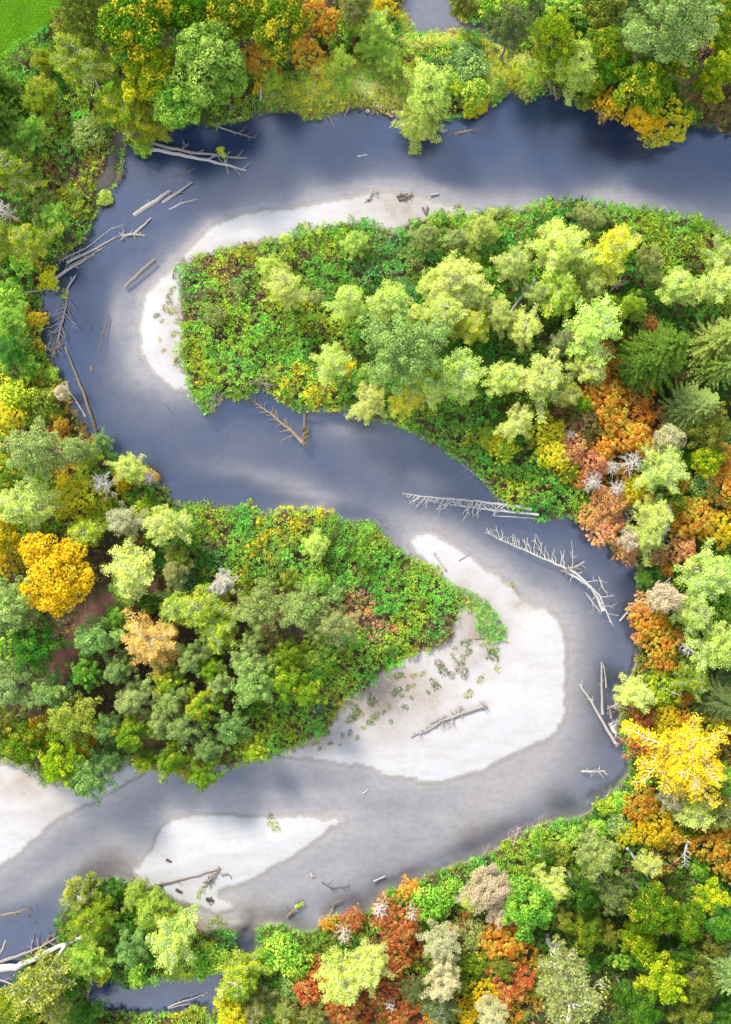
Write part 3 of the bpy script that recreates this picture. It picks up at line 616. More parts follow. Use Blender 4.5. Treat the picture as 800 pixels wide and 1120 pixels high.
# ------------------------------------------------------------------ every tree: kind palette x y radius [height factor] | label
TREES = """
cottonwood olv 95 20 34 | olive fine-leaved tree overhanging the edge of the mown meadow
alder yg 88 62 27
sparse pale 97 78 20
willow yg 50 68 14
willow yg 47 106 19
willow brt 30 148 19
alder yg 12 190 24
conifer cedar 0 128 30 | dark conifer cut off by the photo edge below the mown meadow
conifer cedar -4 92 22
maple mix 152 40 36 1.15 | tall maple with gold-tipped leaves standing nearest the mown meadow
maple yg 168 88 28
willow yg 140 118 26 .9
maple mxy 188 14 24
shrub gry 98 146 17
willow yg 160 132 20
shrub brt 153 163 10
maple slg 226 72 33 1.1 | large silvery green maple above the black pool by the paired silver logs
maple slg 246 96 26
maple grn 198 112 28
maple mxy 256 20 30
maple mix 216 14 26
maple mix 280 14 18
maple mxy 310 38 31 1.05
vine oran 285 64 17 1.3
vine oran 336 54 15 1.4
vine oran 344 14 20 1.4
vine oran 366 22 15 1.3
shrub oran 388 24 8
willow yg 296 86 13
shrub gold 284 97 7
alder olv 388 4 22
shrub grn 374 36 20
willow lime 374 72 14
shrub dk 352 36 14
alder lime 412 30 17 .8
vine gold 420 4 12
willow lime 428 68 13 .7
willow lime 404 52 14 .7
willow plm 470 98 27 | broad pale willow on the grassy upper bank below the small pond
willow plm 458 138 22 .8 | pale lime willow leaning out over the river below the grassy bank
shrub teal 512 72 20 .6
shrub grn 496 86 15 .6
shrub brt 520 102 16
shrub yel 516 118 9
shrub yel 535 128 9
cottonwood olv 508 2 14
shrub brt 535 6 13
cottonwood gry 557 35 25
shrub yg 500 96 9
alder yg 596 38 16
cottonwood yg 606 48 28
willow yg 602 74 14 .8
willow pale 630 70 25
maple olv 655 14 20
vine brt 620 6 18
maple mxy 660 58 20
maple mix 668 78 16
vine gold 672 112 16 1.4
shrub yg 650 94 12
shrub olv 640 112 10
maple mxy 703 96 25
maple gold 706 124 18
maple mxy 736 66 22
vine yel 735 140 23 1.2 | bright yellow maple reaching out over the water from the upper bank
cottonwood sil 735 26 44 1.2 | huge silvery treetop at the photo's top edge across the river
cottonwood sil 694 44 24
maple mxy 786 36 22
maple yg 786 78 20
maple yg 772 98 15
shrub brn 770 112 15
shrub grn 758 122 11
shrub brn 790 124 13
maple dk 765 30 20
vine dk 728 100 16
shrub gry 50 224 14
willow brt 60 240 16
alder yg 34 262 20
bare wht 8 232 14
vine yel 53 306 10
shrub grn 12 322 16
willow brt 14 350 16
shrub brt 26 290 14
shrub gry 84 212 7
alder yg 2 262 18
willow grn 14 384 18
shrub yg 22 432 20
shrub olv 50 442 16
vine gold 40 346 9
vine yel 12 452 14
sparse pnk 66 428 12
shrub brt 54 408 9
shrub brt 34 402 13
willow pale 297 294 13
alder pale 312 316 18 | pale yellow tree alone in the thicket behind the upper white bar
willow plm 388 268 14
shrub pale 313 262 8
alder pale 382 332 21
shrub gry 236 345 12
shrub gry 262 318 9
alder pale 363 398 20
shrub gry 346 326 9
alder pale 425 333 22
alder pale 470 312 13
alder pale 496 306 26
alder pale 520 320 18
alder pale 488 342 25
alder yel 514 358 20 .9
alder pale 546 345 18
alder pale 456 348 16
willow pale 527 252 17
willow gry 465 258 15
shrub grn 480 240 12
willow gry 500 262 12
alder plm 562 290 17
shrub pale 514 286 10
alder pale 574 360 18
alder pale 590 322 15
cottonwood sil 440 384 46 1.05 | broad olive-silver tree, the largest crown on the upper point
cottonwood yg 462 404 22
willow brt 400 412 13
sparse pale 430 322 12
alder pale 612 272 28
cottonwood gry 640 242 17
shrub sil 655 238 12
alder yel 668 276 27
sparse pale 638 292 20
alder plm 646 312 16
alder yg 612 320 20
vine gold 626 326 7
alder plm 648 360 30 | large round pale lime tree in the middle of the upper woods
cottonwood yg 687 336 17
cottonwood gry 710 288 17
shrub teal 690 262 11
alder plm 739 314 21
cottonwood gry 755 296 10
alder plm 786 312 24
shrub gry 716 308 9
conifer cedar 720 386 37 1.0 | big feathery dark green conifer in the upper woods
conifer cedar 698 402 22
conifer cedl 788 370 30
conifer cedl 792 400 24
alder gry 616 372 14
vine rust 712 356 9
vine brt 766 240 10
alder plm 792 280 18
shrub oran 682 372 7
alder pale 404 440 18
alder yel 444 438 18
alder plm 500 412 29
alder pale 472 424 18
alder pale 552 414 21
alder plm 592 416 26
vine yel 541 482 12 | bright yellow round bush on the bank above the fallen snags
alder pale 566 462 18
vine yg 552 490 15
willow yg 532 474 10
alder pale 642 404 17
bare wht 648 398 11
alder olv 620 432 17
vine oran 660 436 22 1.1
vine brn 640 462 20 1.1
vine oran 672 458 20 1.1
vine oran 692 478 20 1.1
vine oran 660 488 16
vine salm 628 486 17
vine salm 650 504 16
vine yel 602 470 17
vine yel 608 496 18
vine rust 640 524 12
vine mxy 622 516 12
cottonwood mxy 636 444 12
vine brn 614 452 12
bare wht 668 512 10
bare gyw 622 476 9
conifer gry 757 446 30 .9
cottonwood olv 776 468 24
sparse gyw 728 480 20
alder plm 724 514 26
bare wht 690 506 16 | white leafless tree above the pale lime tree on the orange hillside
bare wht 648 526 14
bare wht 674 534 12
vine salm 668 552 18
vine salm 650 566 14
vine salm 666 578 16
vine yel 696 536 14
alder pale 716 566 20
bare wht 720 562 18
vine oran 706 548 12
shrub teal 768 532 20
vine oran 792 532 20 1.1
vine oran 762 566 21 1.1
vine gold 792 578 18 1.1
vine oran 792 500 15 1.1
maple yg 768 504 18
vine mxy 742 552 15
vine oran 748 528 10
shrub dk 748 506 14
cottonwood sil 42 494 36 1.05 | large silver-green tree on the bank where the brown pole lies
cottonwood sil 86 492 18
vine oran 65 465 8
willow teal 108 485 12
willow yg 98 500 12
alder pale 140 512 17
bare wht 116 530 18
bare wht 162 524 11
vine gold 132 526 12
vine oran 164 520 7
vine mxy 12 514 20
alder plm 30 552 30
vine yel 84 546 24 1.2
vine yg 110 560 16
sparse yg 96 578 21
bare wht 84 586 11
alder gyw 137 570 18 | whitish dead-looking tree between two lime trees near the inner bend
alder plm 182 574 25
maple gold 6 582 22
vine gold 6 614 16
vine mxy 38 582 14
maple gold 69 627 38 .95 | round golden maple standing by the leaf-littered clearing
alder plm 146 622 28
alder lime 136 640 17 .8
cottonwood sil 14 664 34
cottonwood grn 42 704 28
cottonwood gry 192 626 17
shrub grn 164 658 14
alder lime 194 662 21
cottonwood grn 131 674 16
cottonwood teal 110 696 23
alder peach 166 700 27 | peach-coloured tree among blue-green trees beside the clearing
alder peach 178 726 14
vine brt 6 716 18
shrub yg 158 560 14
alder yg 222 664 25
alder yg 240 690 21
bare gyw 243 642 14
alder wht 243 640 14 | small white-crowned tree at the thicket edge on the lower point
cottonwood gry 282 664 25
cottonwood sil 333 664 27 | pale grey-green tree nearest the pinkish patch on the lower point
cottonwood gry 364 680 26
willow pale 346 596 15
vine brt 348 636 12
shrub teal 366 648 12
shrub olv 318 632 12
vine brt 346 714 19
cottonwood sil 211 718 19
cottonwood mxy 233 732 17
cottonwood gry 278 704 15
cottonwood sil 274 726 22
cottonwood mxy 316 714 20
shrub gry 196 604 12
willow grn 205 590 12
cottonwood olv 196 610 13
vine oran 246 652 4
cottonwood sil 14 746 28
cottonwood grn 96 734 18
cottonwood sil 132 730 18
cottonwood teal 60 756 22
cottonwood olv 82 784 27
cottonwood sil 150 762 21
cottonwood mxy 186 744 18
cottonwood teal 118 796 18
cottonwood mxy 30 812 24
cottonwood olv 4 792 18
vine gold 42 802 14 1.6
cottonwood mxy 146 800 21
cottonwood yg 70 832 27
cottonwood teal 98 850 27 | blue-green tree at the tip of the woods above the western sand
vine gold 88 812 13 1.8
cottonwood teal 124 826 16
cottonwood sil 178 782 18
cottonwood mxy 188 830 21
cottonwood sil 56 844 14
cottonwood grn 68 806 14
cottonwood sil 192 762 20
cottonwood mxy 220 770 19
cottonwood sil 240 744 17
cottonwood sil 278 746 25
shrub yel 267 752 7 1.6
cottonwood mxy 312 740 22
cottonwood mxy 337 756 21 | yellow-olive tree at the thicket edge beside the big white bar
cottonwood sil 202 792 22
cottonwood teal 256 794 20
cottonwood yg 278 818 15
cottonwood mxy 222 846 19
vine gold 206 842 12 1.6
cottonwood sil 226 816 18
shrub dk 275 772 14
cottonwood mxy 160 832 15
cottonwood sil 300 722 14
alder pale 708 586 20
bare wht 716 578 18
vine oran 752 572 14
sparse pnk 688 588 15
vine salm 690 606 12
vine salm 722 610 11
vine oran 731 624 8
vine salm 748 600 16
alder plm 778 628 28 | pale lime tree with white inner twigs by the far bend, nearest the photo edge
sparse pnk 726 654 24 | pinkish-beige half-bare tree above the orange trees at the far bend
vine oran 714 682 20
vine oran 730 702 20
vine salm 702 666 12
vine salm 696 702 8
alder plm 758 672 22
bare wht 756 676 14
shrub grn 786 660 20
alder plm 786 708 28
bare wht 750 706 13
vine oran 728 726 15
alder yg 756 744 20
shrub dk 768 746 16
willow brt 708 632 10
alder pale 698 760 18 | pale yellow round tree right on the bank above the root tangle
vine yg 728 756 17
vine oran 752 762 12
conifer gry 788 766 28
vine rust 706 784 14
vine gold 732 790 16
vine rust 704 815 15
vine yel 782 800 15 1.5
alder gold 747 830 42 1.0 | huge golden tree with pale radiating limbs at the far bend
shrub brt 692 798 9
willow brt 776 852 14
vine oran 750 786 12
alder gyw 736 874 14
sparse pale 760 890 22
vine oran 704 884 16
vine gold 720 908 20
vine oran 738 916 12
alder olv 790 886 22
willow brt 794 852 18
vine oran 782 922 22 1.2
vine oran 796 946 18 1.2
shrub brt 680 878 13
shrub teal 676 902 14
vine yel 686 914 12
vine yg 668 886 10
shrub brt 654 906 12
cottonwood gry 650 932 24
willow gyw 742 888 8
vine mxy 752 908 12
alder olv 90 980 22 .8
willow yel 78 972 13
willow yg 102 1002 24
willow grn 122 976 14
willow lime 146 982 15
willow lime 164 1000 23
vine grn 136 1014 14
cottonwood teal 146 1034 19
willow lime 96 1046 21
alder plm 188 1030 29 | largest pale lime tree on the wooded islet below the gravel island
shrub brt 228 1050 20
shrub brt 150 1066 12
sparse olv 50 1066 33 | olive half-bare tree with pale limbs beside the long white log
cottonwood grn 82 1074 14
willow yg 10 1102 20
sparse olv 64 1100 20
willow grn 92 1114 16
shrub yg 28 1116 14
vine grn 176 1050 14
shrub yg 112 1064 10
alder yg 262 1072 26
maple yel 256 1106 18 | bright yellow-green maple beside the backwater mouth
shrub brt 306 1042 24
shrub brt 326 1054 20
shrub teal 322 1076 16
alder olv 282 1100 18
vine oran 336 1048 7
alder pale 376 1070 27
bare wht 384 1082 14
vine rust 338 1084 18
vine rust 346 1064 12
vine rust 386 1010 12
vine oran 358 1014 9
bare pnk 376 1022 11
vine rust 378 1106 16
sparse olv 312 1106 14
vine rust 362 1100 12
alder olv 344 1112 12
vine oran 448 974 11
shrub grn 434 984 12
bare wht 418 994 12
shrub brt 470 988 22
shrub grn 490 976 14
alder pnk 536 970 24 | pinkish-beige bare-topped tree on the lower bank near the purple brush
alder pnk 548 994 16
maple grn 576 984 28
willow pale 514 985 12
vine rust 424 1002 15
vine rust 446 1010 19
vine rust 436 1030 16
alder gyw 482 1028 18
shrub gry 518 1020 17
vine oran 550 1032 20
vine oran 572 1006 14
vine oran 540 1040 12
alder pale 404 1056 24
bare wht 402 1058 16
vine rust 432 1056 16
alder gyw 486 1068 21
cottonwood gry 453 1080 14
alder gry 480 1100 17
vine rust 420 1086 17
vine rust 434 1108 17
vine rust 560 1076 19
vine gold 532 1092 14
alder gyw 538 1106 18
vine oran 478 1112 12
vine mxy 520 1052 13
vine gold 512 1108 12
cottonwood olv 550 1056 12
vine mxy 504 1078 12
bare wht 426 1092 10
bare wht 450 996 10
alder pale 604 965 21
sparse pale 606 964 17
cottonwood gry 668 974 22
cottonwood dk 632 972 22
maple mxy 708 986 27 1.1
maple yg 694 1020 18
maple mxy 744 1002 20
maple yg 770 976 18
cottonwood grn 780 1004 24
cottonwood mxy 638 1012 20
cottonwood olv 612 1000 16
sparse gry 618 1072 50 1.1 | great bare-limbed grey-green tree filling the lower woods near the photo edge
vine brt 678 1048 14 1.6
cottonwood yg 720 1064 28
cottonwood olv 756 1062 26
cottonwood dk 700 1044 16
conifer teal 788 1058 30
cottonwood dk 700 1098 24
cottonwood olv 752 1098 22
cottonwood dk 790 1104 20
vine grn 650 1050 16
shrub grn 764 946 13
sparse pale 708 945 15
cottonwood dk 740 1036 18
cottonwood olv 664 1018 14
cottonwood dk 596 940 12
shrub olv 612 932 14
shrub brt 624 914 13
shrub brt 590 916 10
cottonwood dk 684 1086 14
cottonwood olv 776 1028 16
"""
for ln in TREES.strip().splitlines():
    a, _, lab = ln.partition('|'); p = a.split()
    tree(p[0], p[1], float(p[2]), float(p[3]), float(p[4]), lab.strip() or None, float(p[5]) if len(p) > 5 else 1.0)

# ------------------------------------------------------------------ labels that say which tree
MARKS = [(25,25,'the mown meadow'),(488,22,'the small pond'),(225,178,'the paired silver logs'),(69,627,'the round golden maple'),(85,692,'the leaf-littered clearing'),
 (720,390,'the feathery conifer'),(747,830,'the huge golden tree'),(618,1072,'the great bare-limbed tree'),(166,700,'the peach-coloured tree'),(243,640,'the small white-crowned tree'),
 (735,26,'the huge silvery treetop'),(440,384,'the broad olive-silver tree'),(250,930,'the gravel island'),(648,360,'the round pale lime tree'),(512,550,'the white snags'),
 (735,140,'the overhanging yellow maple'),(458,138,'the leaning willow'),(42,494,'the silver-green bank tree'),(50,1040,'the long white log'),(726,654,'the half-bare pinkish tree'),
 (698,760,'the round bank tree'),(536,970,'the pinkish bare-topped tree'),(690,506,'the white leafless tree'),(541,482,'the round yellow bush'),(256,1106,'the backwater maple'),
 (188,1030,'the islet tree'),(98,850,'the blue-green tip tree'),(337,756,'the yellow-olive edge tree'),(226,72,'the silvery green maple'),(152,40,'the gold-tipped maple'),(312,316,'the lone pale tree'),
 (333,664,'the pale grey-green tree'),(490,785,'the stranded bar log')]
HOURS = ['twelve','one','two','three','four','five','six','seven','eight','nine','ten','eleven']
def relation(x, y, mk):
    dx, dy = x - mk[0], mk[1] - y; d = math.hypot(dx, dy)
    h = HOURS[int(round((math.atan2(dx, dy) % (2 * math.pi)) / (math.pi / 6))) % 12]
    far = 'close to' if d < 45 else 'near' if d < 95 else 'some way from' if d < 160 else 'far from'
    return d, f"{far} {mk[2]}, toward {h} o'clock"
seen_labels = {p['label'] for p in PLACED if p['label']}
def auto_label(o, x, y, head):
    rel = sorted((relation(x, y, m) for m in MARKS), key=lambda t: t[0])
    for d, s in [t for t in rel if t[0] > 8][:8]:
        lab = f'{head} {s}'
        if lab not in seen_labels: break
    seen_labels.add(lab); o['label'] = lab
for p in PLACED:
    if p['label']: continue
    r = p['r']; size = 'tiny' if r < 9.5 else 'small' if r < 15 else '' if r < 23 else 'large' if r < 34 else 'very large'
    word = p['word']
    if p['kind'] == 'bare': word = 'white' if p['pal'] == 'wht' else word
    auto_label(p['o'], p['x'], p['y'], f"{size} {word} {KWORD[p['kind']]}".strip())

# ------------------------------------------------------------------ low growth (nobody could count it)
SPOTS = """220 320 brt brn 1 .9|260 370 brt yg 1 .9|300 400 brt yg 1 .9|280 290 yg brn 1 .8|240 300 yg brn 1 .8|350 280 grn brt 1 1.1|420 285 grn teal 1 1.2|480 250 brt grn 1 1.2|330 360 yg brt 1 .9
350 300 grn brt 1 1|230 390 brt yg 1 .8|330 425 brt yel 1 .9|420 455 brt grn 1 1|480 462 grn brt 1 1|560 470 dk grn 1 1|520 500 yg brt 1 .9|600 540 brt grn 1 1.1|570 525 brt yg 1 .9|560 380 grn brt .9 .9|600 385 grn dk .9 .9
700 345 grn dk .9 1|740 262 brt yg 1 1|700 242 brt grn 1 1|775 262 yg brt 1 1|640 262 grn dk 1 1|560 260 brt grn 1 1.1|660 430 oran brn .9 1.2|620 480 oran brn .9 1.2|690 470 oran brn .9 1.2|640 500 oran mxy .9 1.2|760 430 dk dk .6 .8|740 540 olv grn .8 1
780 480 dk olv .7 1|690 598 olv pnk .9 1|740 640 grn dk .8 1|790 680 dk grn .7 1|715 740 olv yg .9 1|770 800 olv oran .7 1|690 850 brt grn 1 1|640 900 brt grn 1 1|600 915 brt yg 1 .8|560 935 brt yg 1 .9|680 895 grn dk .9 1|730 890 olv oran .8 1
780 950 dk grn .6 .9|500 960 brt grn 1 .9|460 985 brt grn 1 1|420 1015 rust olv .9 1|520 1005 olv rust .9 1|500 1060 olv mxy .9 1|420 1080 rust olv .9 1|560 1060 olv oran .8 1|600 1000 dk grn .7 .9|700 1010 dk dk .5 .8|760 1080 dk dk .5 .8|650 1090 dk olv .6 .8
310 1050 brt grn 1 1.2|290 1030 brt grn 1 1|280 1095 grn olv .9 1|340 1100 olv brn .9 1|370 1030 grn olv .9 1|400 1000 brt olv 1 .9
210 575 yg grn 1 .9|215 610 grn teal 1 1.1|260 590 brt grn 1 1|320 600 brt olv 1 1|300 570 brt yel 1 .8|380 605 grn brt 1 1.1|420 640 grn brt 1 1|460 655 brt yg 1 .8|480 680 brt brn .9 .7|392 676 salm grn .7 .5|385 700 brt yg 1 .9|430 715 brt yg 1 .8|360 735 brt yg 1 .9|320 792 brt yg 1 .7|300 810 brt yg 1 .8|365 755 brt brn 1 .8|530 675 brt grn 1 .8
250 705 brn dk .22 .5|150 740 dk brn .3 .6|60 740 brn dk .15 .4|100 660 brn brn .1 .3|230 780 brn dk .2 .4|130 600 brn olv .25 .4|40 640 dk grn .4 .6|60 570 yg dk .8 .8|130 545 yg mxy 1 1|180 530 olv yg 1 .8|200 790 dk brn .3 .6|20 780 dk olv .5 .6|100 820 dk grn .5 .7|200 690 brn brn .12 .3|320 690 brn dk .3 .5
60 95 grn dk 1 1|20 80 grn brt 1 .9|30 110 grn dk 1 1|105 190 yg brn 1 .8|110 215 yg mxy 1 .8|70 190 brt brn 1 .9|60 160 brt yg 1 .9|85 245 yg olv 1 .9|115 150 yg brt 1 .9|80 120 brt yg 1 .9|20 300 grn dk 1 1|30 370 brt yel 1 .9|20 430 brt yel 1 .9|50 425 olv yel 1 .9|48 385 yg gold 1 .8|70 462 olv oran 1 .9|40 335 yg gold 1 .9|20 250 dk grn .8 .8|10 150 dk dk .6 .7|130 175 yg brn 1 .7
320 112 yg grn 1 .35|350 105 yg yel 1 .35|370 95 yg yel 1 .35|330 85 grn dk 1 .6|430 95 yg olv 1 .5|410 105 pnk yg 1 .4|540 80 yg yel 1 .35|560 90 yg yel 1 .35|480 48 yel yg 1 .3|540 100 grn yg 1 .4|500 75 grn teal 1 .8|450 60 yg grn 1 .4|410 70 yg brt 1 .5|580 85 yg grn 1 .4|200 60 dk grn .6 .7|300 70 dk grn .5 .6|365 52 brn dk .4 .5|600 20 dk grn .8 .8|700 60 dk dk .5 .7|775 110 brn dk .8 .8|650 100 dk olv .7 .7|730 110 dk dk .5 .6|540 15 grn brt 1 .8|440 0 olv yg 1 .5
150 1045 grn dk .9 .9|200 1055 brt yg 1 .9|235 1045 brt grn 1 .9|120 1020 grn dk .8 .8|60 1085 dk olv .6 .8|20 1110 yg dk .9 .8|225 1025 brt olv 1 .5"""
S = []
for row in SPOTS.replace('\n', '|').split('|'):
    x, y, a, b, d, h = row.split(); S.append((*W(float(x), float(y)), a, b, float(d), float(h)))
SP = np.array([(s[0], s[1]) for s in S]); SD = np.array([s[4] for s in S]); SH = np.array([s[5] for s in S])
SA = np.array([lin(PAL[s[2]][0]) for s in S]); SB = np.array([lin(PAL[s[3]][0]) for s in S])
prong = raster(PRONG)
cand = ((land & ~(sand & (dH > .35 + .9 * sstep(.55, .8, midf)))) | (water & (dH < .42)) | prong) & (meadow < .3) & (scar < .35)
jj, ii = np.nonzero(cand)
PER = 17.0
take = rng.uniform(0, 1, len(jj)) < G * G * PER
jj, ii = jj[take], ii[take]
x = XS[ii] + rng.uniform(-.5, .5, len(ii)) * G; y = YS[jj] + rng.uniform(-.5, .5, len(jj)) * G
wx = x + (fbm(x, y, 1.8, 201) - .5) * 4.5; wy = y + (fbm(x, y, 1.8, 207) - .5) * 4.5
d2 = (wx[:, None] - SP[None, :, 0]) ** 2 + (wy[:, None] - SP[None, :, 1]) ** 2
ni = d2.argmin(1)
w = 1 / (d2 + .6) ** 2; w /= w.sum(1, keepdims=True)
dens = w @ SD; hgt = w @ SH
gap = fbm(x, y, .8, 301, 2)
keep = prong[jj, ii] | (rng.uniform(0, 1, len(x)) < dens * (.3 + 1.0 * sstep(.28, .5, gap))) & (rng.uniform(0, 1, len(x)) > clearing[gi(x, y)] * .97)
bare_ground = [(300,-1,0,0)]
x, y, ni, hgt, jj, ii = x[keep], y[keep], ni[keep], hgt[keep], jj[keep], ii[keep]
edge = (.45 + .55 * sstep(.1, 1.2, dW[jj, ii])) * (1 - .65 * np.exp(-dS[jj, ii] / .8))
bump = fbm(x, y, 1.7, 401, 3)
h = hgt * (.2 + 1.9 * sstep(.25, .8, bump)) * (.4 + .6 * edge)
patch = fbm(x, y, 1.3, 501, 2) * .55 + rng.uniform(0, 1, len(x)) * .45
cA, cB = SA[ni], SB[ni]
f = sstep(.46, .62, patch)[:, None]
base = (cA * (1 - f) + cB * f) * K_LEAF * 1.04 * rng.uniform(.62, 1.3, (len(x), 1))
hue = (fbm(x, y, 2.6, 1201) - .5)[:, None]; hue2 = (fbm(x, y, 1.9, 1301) - .5)[:, None]
base = base * np.concatenate([1 + 1.3 * hue, 1 + .5 * hue2, 1 - .9 * hue + 1.0 * hue2], 1).clip(.45, 1.7)
flower = rng.uniform(0, 1, len(x)) * (.5 + fbm(x, y, 2.2, 601)) > 1.12
onsand = sand[jj, ii] & (dH[jj, ii] > .9) & ~prong[jj, ii]
base[onsand] = lin((150, 140, 88)) * K_LEAF * rng.uniform(.6, 1.1, (onsand.sum(), 1))
h[onsand] = .05
base[flower] = lin((236, 205, 40)) * K_LEAF
dead = (rng.uniform(0, 1, len(x)) < .04 + .12 * sstep(.55, .75, fbm(x, y, 2.0, 977))); base[dead] = lin((150, 112, 78)) * K_LEAF
NLF = 12
M = len(x)
az = rng.uniform(0, 6.283, (M, NLF)); el = rng.uniform(.05, 1.1, (M, NLF))
T = np.stack([np.cos(az) * np.cos(el), np.sin(az) * np.cos(el), np.sin(el)], -1)
big = rng.uniform(.7, 1.25, (M, 1))
kind_ = rng.uniform(0, 1, (M, 1)) + .5 * (fbm(x, y, 2.5, 951)[:, None] - .5)
big = np.where(kind_ > .72, big * 1.5, np.where(kind_ < .3, big * .75, big))
L = rng.uniform(.11, .25, (M, NLF)) * big * (.75 + .35 * hgt[:, None]); Wd = L * np.where(kind_ > .72, .2, .5) * rng.uniform(.7, 1.3, (M, NLF))
h = np.where(prong[jj, ii], np.maximum(h, .35), h)
h = np.where(hard[jj, ii] & (dW[jj, ii] < .8) | water[jj, ii], np.maximum(h, .35), h)
gz = np.where(water[jj, ii], np.maximum(zat(x, y), .12), zat(x, y))
cen = np.stack([x, y, gz + h * .8], -1)
P = cen[:, None] + T * (L * .55 + .04)[..., None] + rng.normal(0, .05, (M, NLF, 3)); P[..., 2] -= rng.uniform(0, .25, (M, NLF)) * h[:, None]
P[..., 2] = np.maximum(P[..., 2], zat(P[..., 0], P[..., 1]) + .03)
N = np.array([0, 0, 1.]) * np.cos(el)[..., None] - T * 0.25 + rng.normal(0, .3, (M, NLF, 3))
colr = np.clip(base[:, None] * rng.uniform(.78, 1.25, (M, NLF, 1)), 0, .7)
px_, py_ = x / PX + 400, 560 - y / PX
region = np.full(M, 5)
region[(py_ < 160) | ((px_ < 240) & (py_ < 150))] = 0
region[(px_ < 240) & (py_ >= 150) & (py_ < 520)] = 1
region[(px_ >= 190) & (py_ > 210) & (py_ < 575) & (px_ < 640)] = 2
region[(py_ > 520) & (px_ < 560) & (py_ < 850)] = 3
region[(py_ > 950) & (px_ < 262)] = 4
RN = [('upper_bank_undergrowth', 'grassy and leafy undergrowth along the upper bank, round the small pond', 'undergrowth'),
 ('outer_bank_thicket', 'yellow-green bramble thicket sloping to the outer bend', 'thicket'),
 ('bramble_thicket', 'bright green bramble thicket with yellow flecks behind the upper white bar', 'thicket'),
 ('lower_point_thicket', 'bright green thicket on the lower point beside the big white bar', 'thicket'),
 ('islet_undergrowth', 'leafy undergrowth on the wooded islet below the gravel island', 'undergrowth'),
 ('forest_undergrowth', 'mixed green and rusty undergrowth under the trees of the far bend', 'undergrowth')]
for k, (nm, lab, cat) in enumerate(RN):
    s = region == k
    v, idx = leaf_quads(P[s].reshape(-1, 3), unit(N[s].reshape(-1, 3)), unit(T[s].reshape(-1, 3)), L[s].ravel(), Wd[s].ravel())
    c = np.concatenate([colr[s].reshape(-1, 3), np.ones((s.sum() * NLF, 1))], 1)
    tag(link(nm, mesh_from(nm, v, 4, idx, M_COVER, False, {'leaf_colour': ('FACE', 'FLOAT_COLOR', c)})), lab, cat, kind='stuff')
# meadow blades and bank grass
def blades(nm, lab, x, y, ca, cb, lo, hi, lean=.5):
    n = len(x); a = rng.uniform(0, 6.283, n); L = rng.uniform(lo, hi, n)
    T = np.stack([np.cos(a) * lean, np.sin(a) * lean, np.full(n, .8)], -1) + rng.normal(0, .2, (n, 3)); T = unit(T)
    P = np.stack([x, y, zat(x, y)], -1) + T * (L * .5)[:, None]
    N = unit(np.cross(T, rng.normal(0, 1, (n, 3)))) * .5 + np.array([0, 0, 1.3])
    v, idx = leaf_quads(P, unit(N), T, L, np.full(n, .035) + .02 * rng.uniform(0, 1, n))
    f = np.clip(fbm(x, y, 1.4, 801) + rng.normal(0, .15, n), 0, 1)[:, None]
    c = (lin(ca) * (1 - f) + lin(cb) * f) * K_LEAF * 1.1 * rng.uniform(.7, 1.25, (n, 1))
    tag(link(nm, mesh_from(nm, v, 4, idx, M_COVER, False, {'leaf_colour': ('FACE', 'FLOAT_COLOR', np.concatenate([np.clip(c, 0, .7), np.ones((n, 1))], 1))})), lab, 'grass', kind='stuff')
jj, ii = np.nonzero((meadow > .35) & (GX > -44) & (GY < 60)); rep = np.tile(np.arange(len(jj)), 9)
blades('meadow_grass', 'short bright green grass of the mown meadow', XS[ii][rep] + rng.uniform(-.1, .1, len(rep)), YS[jj][rep] + rng.uniform(-.1, .1, len(rep)), (92, 158, 22), (122, 180, 34), .07, .15)
gsel = np.zeros((NY, NX), bool)
for (px, py, rx, ry) in [(340,106,55,24),(375,95,40,28),(548,85,36,34),(430,100,36,26),(490,46,60,10),(575,88,20,20),(455,30,16,30),(420,75,20,20)]:
    c = W(px, py); gsel |= ((GX - c[0]) / (rx * PX)) ** 2 + ((GY - c[1]) / (ry * PX)) ** 2 < 1
gsel &= hard & (dW > .25)
jj, ii = np.nonzero(gsel); rep = np.tile(np.arange(len(jj)), 7)
blades('bank_grass', 'long yellowish grass on the upper bank between pond and river', XS[ii][rep] + rng.uniform(-.1, .1, len(rep)), YS[jj][rep] + rng.uniform(-.1, .1, len(rep)), (176, 206, 70), (244, 232, 130), .3, .6, 1.6)

